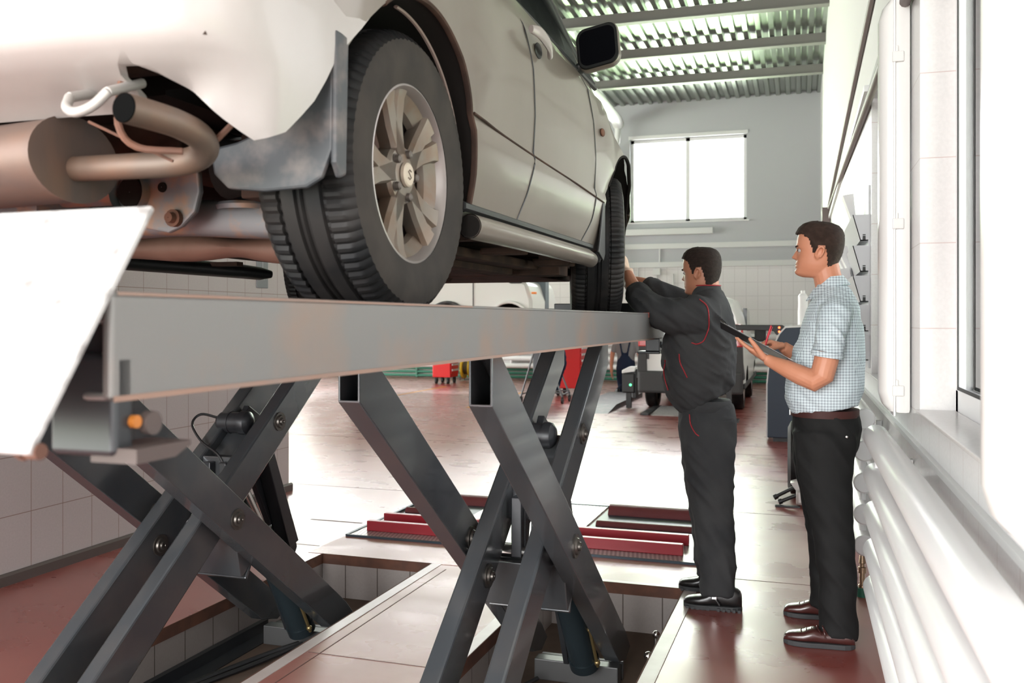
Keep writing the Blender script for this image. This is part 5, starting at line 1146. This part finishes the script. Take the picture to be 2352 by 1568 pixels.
loft(bm, [(X3, Y3, z) for z in (.86, .98, 1.10, 1.18)], [(.185, .13), (.18, .13), (.15, .128), (.11, .125)], 20, (1, 0, 0))
for s in (-1, 1): loft(bm, [(X3+s*.05, Y3-.128, 1.15), (X3+s*.09, Y3-.115, 1.35), (X3+s*.095, Y3-.03, 1.47)], [.02, .018, .018], 8, (1, 0, 0))
bm = remesh(bm, .012); obj('bib_overalls', bm, 'denim', wk, smooth=True)
for o in set(bpy.data.objects)-NOBJ:
    if o.type == 'MESH': o.data.transform(Matrix.Translation((0, 0, DZ)))
for s in (-1, 1): shoe('work_shoe', wk, X3+s*.11-.14, X3+s*.11+.14, Y3-.33, 'boot', 'sole', ang=PI/2)

# ================================================================== THINGS FURTHER BACK (hall frame)
FR = I4
# white van seen from behind
VX0, VX1, VY0, VY1 = -2.42, -.80, 14.25, 18.2
van = thing('van', 'small white van parked behind the mechanic, seen from the rear', 'van', (-1.6, 16.2, 0), None)
def vanbody(x0, x1, ys_, top, side, nm='body_shell', par=None, m='vanw'):
    bm = bm_(); rows = []; cx = (x0+x1)/2; hw = (x1-x0)/2
    for y in ys_:
        zt = lerp(top, y); in_ = lerp(side, y)
        h = [(-hw+in_+.05, .30), (-hw+in_, .36), (-hw+in_-.01, .75), (-hw+in_+.02, 1.02), (-hw+in_+.10, min(zt-.12, 1.45)), (-hw+in_+.18, zt-.06), (-hw+in_+.30, zt), (0, zt+.03)]
        rows.append([bm.verts.new((cx+a, y, z)) for a, z in h+[(-a, z) for a, z in h[::-1][1:]]])
    nr_ = len(rows[0])
    for i in range(len(rows)-1):
        for k in range(nr_): bm.faces.new((rows[i][k], rows[i][(k+1) % nr_], rows[i+1][(k+1) % nr_], rows[i+1][k]))
    bm.faces.new(rows[0]); bm.faces.new(rows[-1]); bmesh.ops.recalc_face_normals(bm, faces=bm.faces)
    return obj(nm, bm, m, par, smooth=.6)
vb = vanbody(VX0, VX1, [14.25, 14.3, 14.6, 15.2, 16.0, 16.8, 17.1, 17.6, 18.0, 18.2], [(14.25, 1.68), (14.6, 1.76), (16.5, 1.76), (17.3, 1.25), (18.0, 1.05), (18.2, .7)], [(14.25, .03), (14.6, 0), (17.6, 0), (18.2, .18)], par=van)
for yy in (14.95, 17.35):
    bm = bm_(); cyl(bm, (VX0-.2, yy, .32), (VX1+.2, yy, .32), .37, 40); me = bpy.data.meshes.new('c'); bm.to_mesh(me); bm.free(); me.materials.append(M['liner']); c_ = bpy.data.objects.new('c', me); C.objects.link(c_); boolean(vb, c_)
bm = bm_(); box(bm, VX0+.02, VX1-.02, VY0-.06, VY0+.35, .28, .62, bev=.04); prism(bm, [(VX0, .5), (VX0+.13, .5), (VX0+.16, .62), (VX0+.15, 1.0), (VX0+.03, 1.0)], 'y', VY0-.03, VY0+.3); prism(bm, [(VX1, .5), (VX1-.13, .5), (VX1-.16, .62), (VX1-.15, 1.0), (VX1-.03, 1.0)], 'y', VY0-.03, VY0+.3); box(bm, VX1-.02, VX1+.012, 14.3, 18.0, .36, .44); obj('rear_bumper', bm, 'vang', van, bev=.01)
bm = bm_(); box(bm, VX0+.5, VX0+.72, VY0-.068, VY0-.055, .44, .46); box(bm, VX1-.72, VX1-.5, VY0-.068, VY0-.055, .44, .46); obj('reflector', bm, 'tail', van)
for s in (0, 1):
    xa = VX0+.02 if not s else VX1-.17
    bm = bm_(); box(bm, xa, xa+.15, VY0-.03, VY0+.12, .98, 1.34, bev=.03); tl = obj('tail_light', bm, 'tail', van)
    bm = bm_(); cyl(bm, (xa+.075, VY0-.045, 1.25), (xa+.075, VY0-.03, 1.25), .05, 20); obj('lamp_ring', bm, 'drawer', tl)
bm = bm_(); box(bm, -1.625, -1.60, VY0-.012, VY0+.02, .62, 1.65); box(bm, VX0+.16, VX0+.19, VY0-.03, VY0, .80, .88); obj('door_gap', bm, 'vang', van)
bm = bm_()
for a, b in ((VX0+.25, -1.66), (-1.56, VX1-.25)): box(bm, a, b, VY0-.008, VY0+.02, 1.15, 1.55, bev=.005)
obj('rear_window', bm, 'glass', van)
bm = bm_(); prism(bm, [(16.0, 1.10), (17.15, 1.10), (16.75, 1.55), (16.0, 1.6)], 'x', VX1-.12, VX1-.055); obj('side_window', bm, 'glass', van)
bm = bm_(); box(bm, VX1+.02, VX1+.22, 17.0, 17.08, 1.02, 1.24, bev=.03); box(bm, VX1-.08, VX1+.05, 17.02, 17.06, 1.06, 1.10); obj('wing_mirror', bm, 'vang', van)
for (x, y) in ((VX0+.15, 14.95), (VX1-.13, 14.95), (VX0+.15, 17.35), (VX1-.13, 17.35)):
    bm = bm_(); s = 1 if x > -1.6 else -1; lathe(bm, [(-.09, .17), (-.09, .29), (-.06, .315), (.06, .315), (.09, .29), (.09, .19)], (x, y, .315), 'x', 32); wh = obj('wheel', bm, 'rubber', van, smooth=.5)
    bm = bm_(); cyl(bm, (x+s*.05, y, .315), (x+s*.085, y, .315), .19, 24); obj('hub_cap', bm, 'drawer', wh, smooth=.5)
bm = bm_(); tube(bm, [(VX0+.5, 14.6, .26), (VX0+.9, 14.7, .22), (VX0+.95, 14.4, .22)], .025, 8, 3); cyl(bm, (VX0+.4, 14.9, .28), (VX1-.4, 14.9, .28), .045, 12); obj('rear_axle', bm, 'under', van, smooth=True)
# wheel-aligner camera unit in front of the van's left wheel, ramps
al = thing('wheel_clamp_sensor', 'black and white wheel alignment sensor clamped by the van\'s left rear wheel', 'sensor', (-2.62, 14.7, 0))
bm = bm_(); box(bm, -2.72, -2.52, 14.6, 14.75, .24, .55, bev=.02); box(bm, -2.66, -2.58, 14.64, 14.72, 0, .26); box(bm, -2.56, -2.50, 14.65, 14.9, .15, .62, bev=.01); obj('sensor_body', bm, 'black', al)
bm = bm_(); prism(bm, [(-2.72, .55), (-2.52, .58), (-2.50, .66), (-2.60, .66), (-2.72, .60)], 'y', 14.59, 14.76); obj('sensor_top', bm, 'white', al, bev=.01)
bm = bm_(); sph(bm, (-2.58, 14.59, .37), .02); obj('green_led', bm, mat('green_led', (.1, 1, .3), .4, emit=3), al)
bm = bm_(); prism(bm, [(13.6, .0), (14.3, .08), (16.8, .08), (16.8, .0)], 'x', -3.35, -2.75); one('drive_on_plate', bm, 'flap', 'dark grey drive-on plate on the red floor left of the white van', 'plate')
bm = bm_(); prism(bm, [(13.55, 0), (13.55, .012), (14.6, .05), (14.6, 0)], 'x', -2.10, -1.45); one('drive_on_plate', bm, 'ramp', 'bright metal turning plate in front of the white van', 'plate')
bm = bm_(); box(bm, -2.25, -2.13, 13.55, 14.9, 0, .03); one('drive_on_rail', bm, 'flap', 'dark rail beside the bright plate in front of the white van', 'rail')
# tester arm with red lamps
am = thing('alignment_arm', 'black camera arm with two glowing red lamps, right of the white van', 'camera arm', (-.55, 13, 0))
bm = bm_(); prism(bm, [(-1.0, 1.34), (-.23, 1.335), (-.195, 1.31), (-.205, 1.22), (-.235, 1.195), (-.31, 1.20), (-.345, 1.255), (-1.0, 1.265)], 'y', 12.96, 13.06); obj('arm', bm, 'black', am, bev=.01)
for z in (1.30, 1.245): bm = bm_(); cyl(bm, (-.27, 12.945, z), (-.27, 12.96, z), .014, 14); obj('red_lamp', bm, 'led', am)
bm = bm_(); box(bm, -.97, -.90, 12.98, 13.05, 0, 1.28); box(bm, -1.05, -.8, 12.9, 13.15, 0, .04); obj('stand', bm, 'black', am)
# navy cabinet
cb_ = thing('machine_cabinet', 'dark navy curved machine cabinet standing left of the man with the clipboard', 'cabinet', (-.1, 11.3, 0))
bm = bm_(); prism(bm, [(-.36, .05), (-.36, .66), (-.335, .90), (-.29, 1.10), (-.22, 1.24), (-.16, 1.31), (.20, 1.33), (.20, .05)], 'y', 11.0, 11.6); obj('side_panel', bm, 'navy', cb_, bev=.012)
bm = bm_(); P = [(-.375, .05), (-.375, .66), (-.35, .905), (-.302, 1.107), (-.232, 1.252), (-.168, 1.327), (.2, 1.345), (.2, 1.33), (-.16, 1.31), (-.22, 1.24), (-.29, 1.10), (-.335, .90), (-.36, .66), (-.36, .05)]; prism(bm, P, 'y', 11.01, 11.62); obj('edge_trim', bm, 'trimw', cb_)
bm = bm_(); box(bm, -.30, .18, 11.08, 11.55, 0, .055); obj('plinth', bm, 'black', cb_)
bt_ = thing('plastic_canister', 'translucent white canister standing on the navy cabinet by the shirt collar', 'canister', (.06, 11.3, 1.34))
bm = bm_(); lathe(bm, [(1.345, .001), (1.345, .06), (1.50, .06), (1.56, .055), (1.68, .055), (1.71, .03), (1.72, .001)], (.03, 11.3, 0), 'z', 24); obj('bottle', bm, 'white', bt_, smooth=.6)
bm = bm_(); cyl(bm, (.03, 11.3, 1.71), (.03, 11.3, 1.745), .025, 16); obj('cap', bm, 'white', bt_)
# tyre changer foot and tyre behind the man's legs
ty = thing('tyre', 'black tyre standing behind the legs of the man in slacks', 'tyre', (.02, 7.6, .27))
bm = bm_(); lathe(bm, [(-.09, .17), (-.095, .24), (-.07, .29), (.07, .29), (.095, .24), (.09, .17)], (.0, 7.75, .30), 'x', 40); obj('tread', bm, 'rubber', ty, smooth=.5)
bm = bm_(); cyl(bm, (-.05, 7.75, .30), (.05, 7.75, .30), .175, 28); obj('rim', bm, 'vang', ty)
jk_ = thing('trolley_jack', 'grey trolley jack with two dark arms on the floor left of the slacks', 'jack', (-.03, 7.35, 0))
bm = bm_(); box(bm, -.03, .14, 7.2, 7.5, .02, .12, bev=.02); prism(bm, [(-.02, .10), (.14, .12), (.14, .24), (-.07, .17)], 'y', 7.28, 7.4); obj('jack_body', bm, 'hook', jk_)
bm = bm_(); cyl(bm, (-.02, 7.3, .15), (-.175, 7.3, .06), .014, 10); cyl(bm, (-.19, 7.3, .05), (-.165, 7.3, .065), .02, 10); obj('jack_arm', bm, 'black', jk_, smooth=.6)
bm = bm_(); cyl(bm, (0, 7.24, .10), (-.14, 7.24, .035), .014, 10); cyl(bm, (-.155, 7.24, .03), (-.13, 7.24, .04), .02, 10); obj('jack_arm', bm, 'black', jk_, smooth=.6)
bm = bm_(); box(bm, -.18, .0, 7.2, 7.24, .0, .012); obj('jack_foot', bm, 'black', jk_)
# red tool trolleys
def toolbox(x, y, w_, d_, h, label, drawers, rot=0):
    t = thing('tool_chest', label, 'tool chest', (x, y, 0), 'red tool chests'); R = Matrix.Translation((x, y, 0)) @ Matrix.Rotation(rot, 4, 'Z')
    bm = bm_(); box(bm, -w_/2, w_/2, -d_/2, d_/2, .14, h, R); obj('cabinet', bm, 'red', t, bev=.01)
    for i in range(drawers):
        z = .22+(h-.3)*i/drawers; bm = bm_(); box(bm, w_/2, w_/2+.02, -d_/2+.03, d_/2-.03, z, z+(h-.3)/drawers-.02, R); dr = obj('drawer', bm, 'red', t)
        bm = bm_(); box(bm, w_/2+.02, w_/2+.04, -d_/2+.04, d_/2-.04, z+(h-.3)/drawers*.5, z+(h-.3)/drawers*.82, R); obj('drawer_pull', bm, 'drawer', dr)
    for sx in (-1, 1):
        for sy in (-1, 1):
            bm = bm_(); c = R @ Vector((sx*(w_/2-.07), sy*(d_/2-.06), .06)); cyl(bm, c-Vector((.02, 0, 0)), c+Vector((.02, 0, 0)), .06, 16); box(bm, c.x-.03, c.x+.03, c.y-.02, c.y+.02, .06, .15); obj('caster', bm, 'black', t)
    return t, R
toolbox(-7.55, 19.2, .42, .5, .66, 'smaller red tool chest by the yellow cable reels', 3, 0)
t, R = toolbox(-4.12, 16.9, .50, .62, 1.12, 'tall bright red tool chest with silver drawer fronts behind the lift legs', 7, 0)
bm = bm_(); box(bm, -.15, .10, -.325, -.315, .93, .97, R); obj('badge', bm, 'drawer', t)
# steel cart and coat hung on it
ct = thing('wheeled_ladder_cart', 'grey A-frame steel cart on casters beside the tall red tool chest', 'cart', (-4.15, 15.2, 0))
bm = bm_()
for y in (15.0, 15.5):
    tube(bm, [(-4.52, y, .12), (-4.22, y, 1.12)], .016, 8); tube(bm, [(-3.80, y, .12), (-4.20, y, 1.12)], .016, 8); tube(bm, [(-4.25, y, .18), (-3.80, y, .18)], .014, 8)
for (x, z) in ((-4.22, 1.12), (-4.5, .15), (-3.82, .15), (-4.0, .62)): tube(bm, [(x, 15.0, z), (x, 15.5, z)], .014, 8)
obj('frame', bm, 'cartm', ct, smooth=True)
for (x, y) in ((-4.52, 15.0), (-3.80, 15.0), (-4.52, 15.5), (-3.80, 15.5), (-4.15, 14.96)): bm = bm_(); cyl(bm, (x-.015, y, .055), (x+.015, y, .055), .055, 14); tube(bm, [(x, y, .06), (x, y, .16)], .012, 6); obj('caster', bm, 'black', ct)
bm = bm_(); loft(bm, [(-4.06, 15.25, 1.16), (-4.03, 15.25, 1.10), (-3.98, 15.25, .9), (-3.95, 15.25, .65), (-3.98, 15.25, .42), (-4.0, 15.25, .22)], [(.06, .05), (.12, .10), (.15, .12), (.15, .12), (.09, .10), (.06, .08)], 20, (1, 0, 0)); bm = remesh(bm, .02); wrinkle(bm, .02, (14, 14, 3), 3); one('work_coat', bm, 'denim', 'dark navy coat hanging on the steel cart', 'coat', smooth=True)
# cable reels
for i, (x, y) in enumerate(((-7.35, 20.1), (-6.95, 20.2))):
    t = thing('cable_reel', ['yellow cable reel nearer the small red tool chest', 'yellow cable reel on the right of the pair by the back wall'][i], 'cable reel', (x, y, 0), 'yellow cable reels')
    for dx in (-.09, .09): bm = bm_(); lathe(bm, [(-.012, .001), (-.012, .25), (.012, .25), (.012, .001)], (x+dx, y, .30), 'x', 32); lathe(bm, [(-.02, .20), (-.02, .25), (.02, .25), (.02, .20)], (x+dx, y, .30), 'x', 32); obj('reel_flange', bm, 'yellow', t, smooth=.5)
    bm = bm_(); cyl(bm, (x-.09, y, .30), (x+.09, y, .30), .15, 24); obj('wound_cable', bm, mat('reel_cable', (.10, .09, .06), .7), t)
    bm = bm_(); tube(bm, [(x-.14, y-.15, .02), (x-.14, y, .58), (x+.14, y, .58), (x+.14, y-.15, .02)], .012, 6); tube(bm, [(x-.14, y+.15, .02), (x+.14, y+.15, .02)], .012, 6); tube(bm, [(x-.14, y+.15, .02), (x-.14, y, .3)], .012, 6); obj('reel_frame', bm, 'black', t)
# white long van on the far side, raised on its own lift, seen under the car
bv = thing('van', 'long white van with an orange side lamp seen beneath the raised car', 'van', (-7, 16.6, .95)); Z0 = 1.25
bm = bm_(); vs = [(-9.3, .18), (-9.25, .9), (-9.2, 1.9), (-9.0, 2.0), (-5.9, 2.0), (-5.3, 1.35), (-4.72, 1.08), (-4.62, .75), (-4.62, .25), (-4.7, .15), (-9.2, .12)]
prism(bm, [(x, z+Z0-.25) for x, z in vs], 'y', 16.0, 17.8); b_ = obj('body_shell', bm, 'vanw', bv, bev=.06, smooth=.8); baked(b_)
for x in (-5.0-.05, -6.25):
    bm = bm_(); cyl(bm, (x, 15.7, Z0+.08), (x, 16.35, Z0+.08), .38, 36); me = bpy.data.meshes.new('c'); bm.to_mesh(me); bm.free(); me.materials.append(M['liner']); c_ = bpy.data.objects.new('c', me); C.objects.link(c_); boolean(b_, c_)
    bm = bm_(); lathe(bm, [(-.09, .18), (-.10, .28), (-.07, .315), (.07, .315), (.10, .28), (.09, .18)], (x, 16.2, Z0-.02), 'y', 32); cyl(bm, (x, 16.12, Z0-.02), (x, 16.2, Z0-.02), .19, 24); obj('wheel', bm, 'rubber', bv, smooth=.5)
    bm = bm_(); tube(bm, [(x+.40*math.cos(a), 15.985, Z0+.08+.40*math.sin(a)) for a in [-.1+(PI+.2)*k/20 for k in range(21)]], .03, 8); obj('wheel_arch_trim', bm, 'flap' if x < -6 else 'vanw', bv, smooth=True)
bm = bm_(); box(bm, -9.28, -6.62, 15.98, 16.0, Z0+.16, Z0+.175); 
for x in (-5.75, -7.9): box(bm, x, x+.01, 15.985, 16.0, Z0-.0, Z0+1.4)
obj('door_gap', bm, 'vang', bv)
for x in (-7.0, -5.85): bm = bm_(); box(bm, x, x+.05, 15.97, 16.0, Z0+.22, Z0+.27); obj('side_marker', bm, 'orange', bv)
bm = bm_(); box(bm, -4.62, -4.54, 15.95, 16.05, Z0+.62, Z0+.66, bev=.01); obj('front_indicator', bm, 'orange', bv)
for x in (-5.42, -5.30): bm = bm_(); box(bm, x, x+.03, 15.97, 16.0, Z0+.84, Z0+1.02); obj('door_handle', bm, 'green', bv)
bm = bm_(); prism(bm, [(-5.8, Z0+1.15), (-5.8, Z0+1.6), (-5.55, Z0+1.55), (-4.95, Z0+.95), (-5.0, Z0+.88)], 'y', 15.985, 16.02); obj('side_window', bm, 'glass', bv)
bm = bm_(); box(bm, -4.95, -4.70, 15.62, 15.72, Z0+.80, Z0+1.15, bev=.04); tube(bm, [(-5.0, 16.0, Z0+.9), (-4.85, 15.7, Z0+.95)], .025, 8); obj('wing_mirror', bm, 'vang', bv)
# two-post lift that carries it
tp = thing('two_post_lift', 'blue-grey lift column behind the raised car\'s front wheel', 'lift column', (-4.75, 17, 0))
bm = bm_(); box(bm, -4.86, -4.61, 16.9, 17.15, 0, 2.9); obj('column', bm, mat('column_blue_grey', (.16, .19, .22), .5), tp, bev=.01)
bm = bm_(); box(bm, -4.58, -4.44, 16.9, 17.1, 1.30, 1.62, bev=.01); obj('control_box', bm, 'sign', tp)
bm = bm_(); box(bm, -4.90, -4.5, 16.8, 17.25, 0, .03); obj('base_plate', bm, 'sign', tp)
tp = thing('two_post_lift', 'lift column beside the end of the tiled wall, behind the near legs', 'lift column', (-7.9, 16, 0))
bm = bm_(); box(bm, -7.95, -7.75, 15.5, 15.7, 0, 2.9); obj('column', bm, mat('column_navy', (.03, .05, .08), .5), tp, bev=.01)
bm = bm_(); box(bm, -8.05, -7.6, 15.4, 15.8, 0, .03); obj('base_plate', bm, 'sign', tp)
bm = bm_()
for (x, y, a, l) in ((-7.2, 18.2, 0, 0),): pass
prism(bm, [(-7.22, 15.7), (-7.14, 15.7), (-7.10, 18.2), (-7.18, 18.2)], 'z', 0, .0015); struct('trim_11', bm, 'yline')
bm = bm_(); prism(bm, [(-5.12, 13.9), (-5.04, 13.9), (-5.10, 17.2), (-5.18, 17.2)], 'z', 0, .0015); struct('trim_12', bm, 'yline')
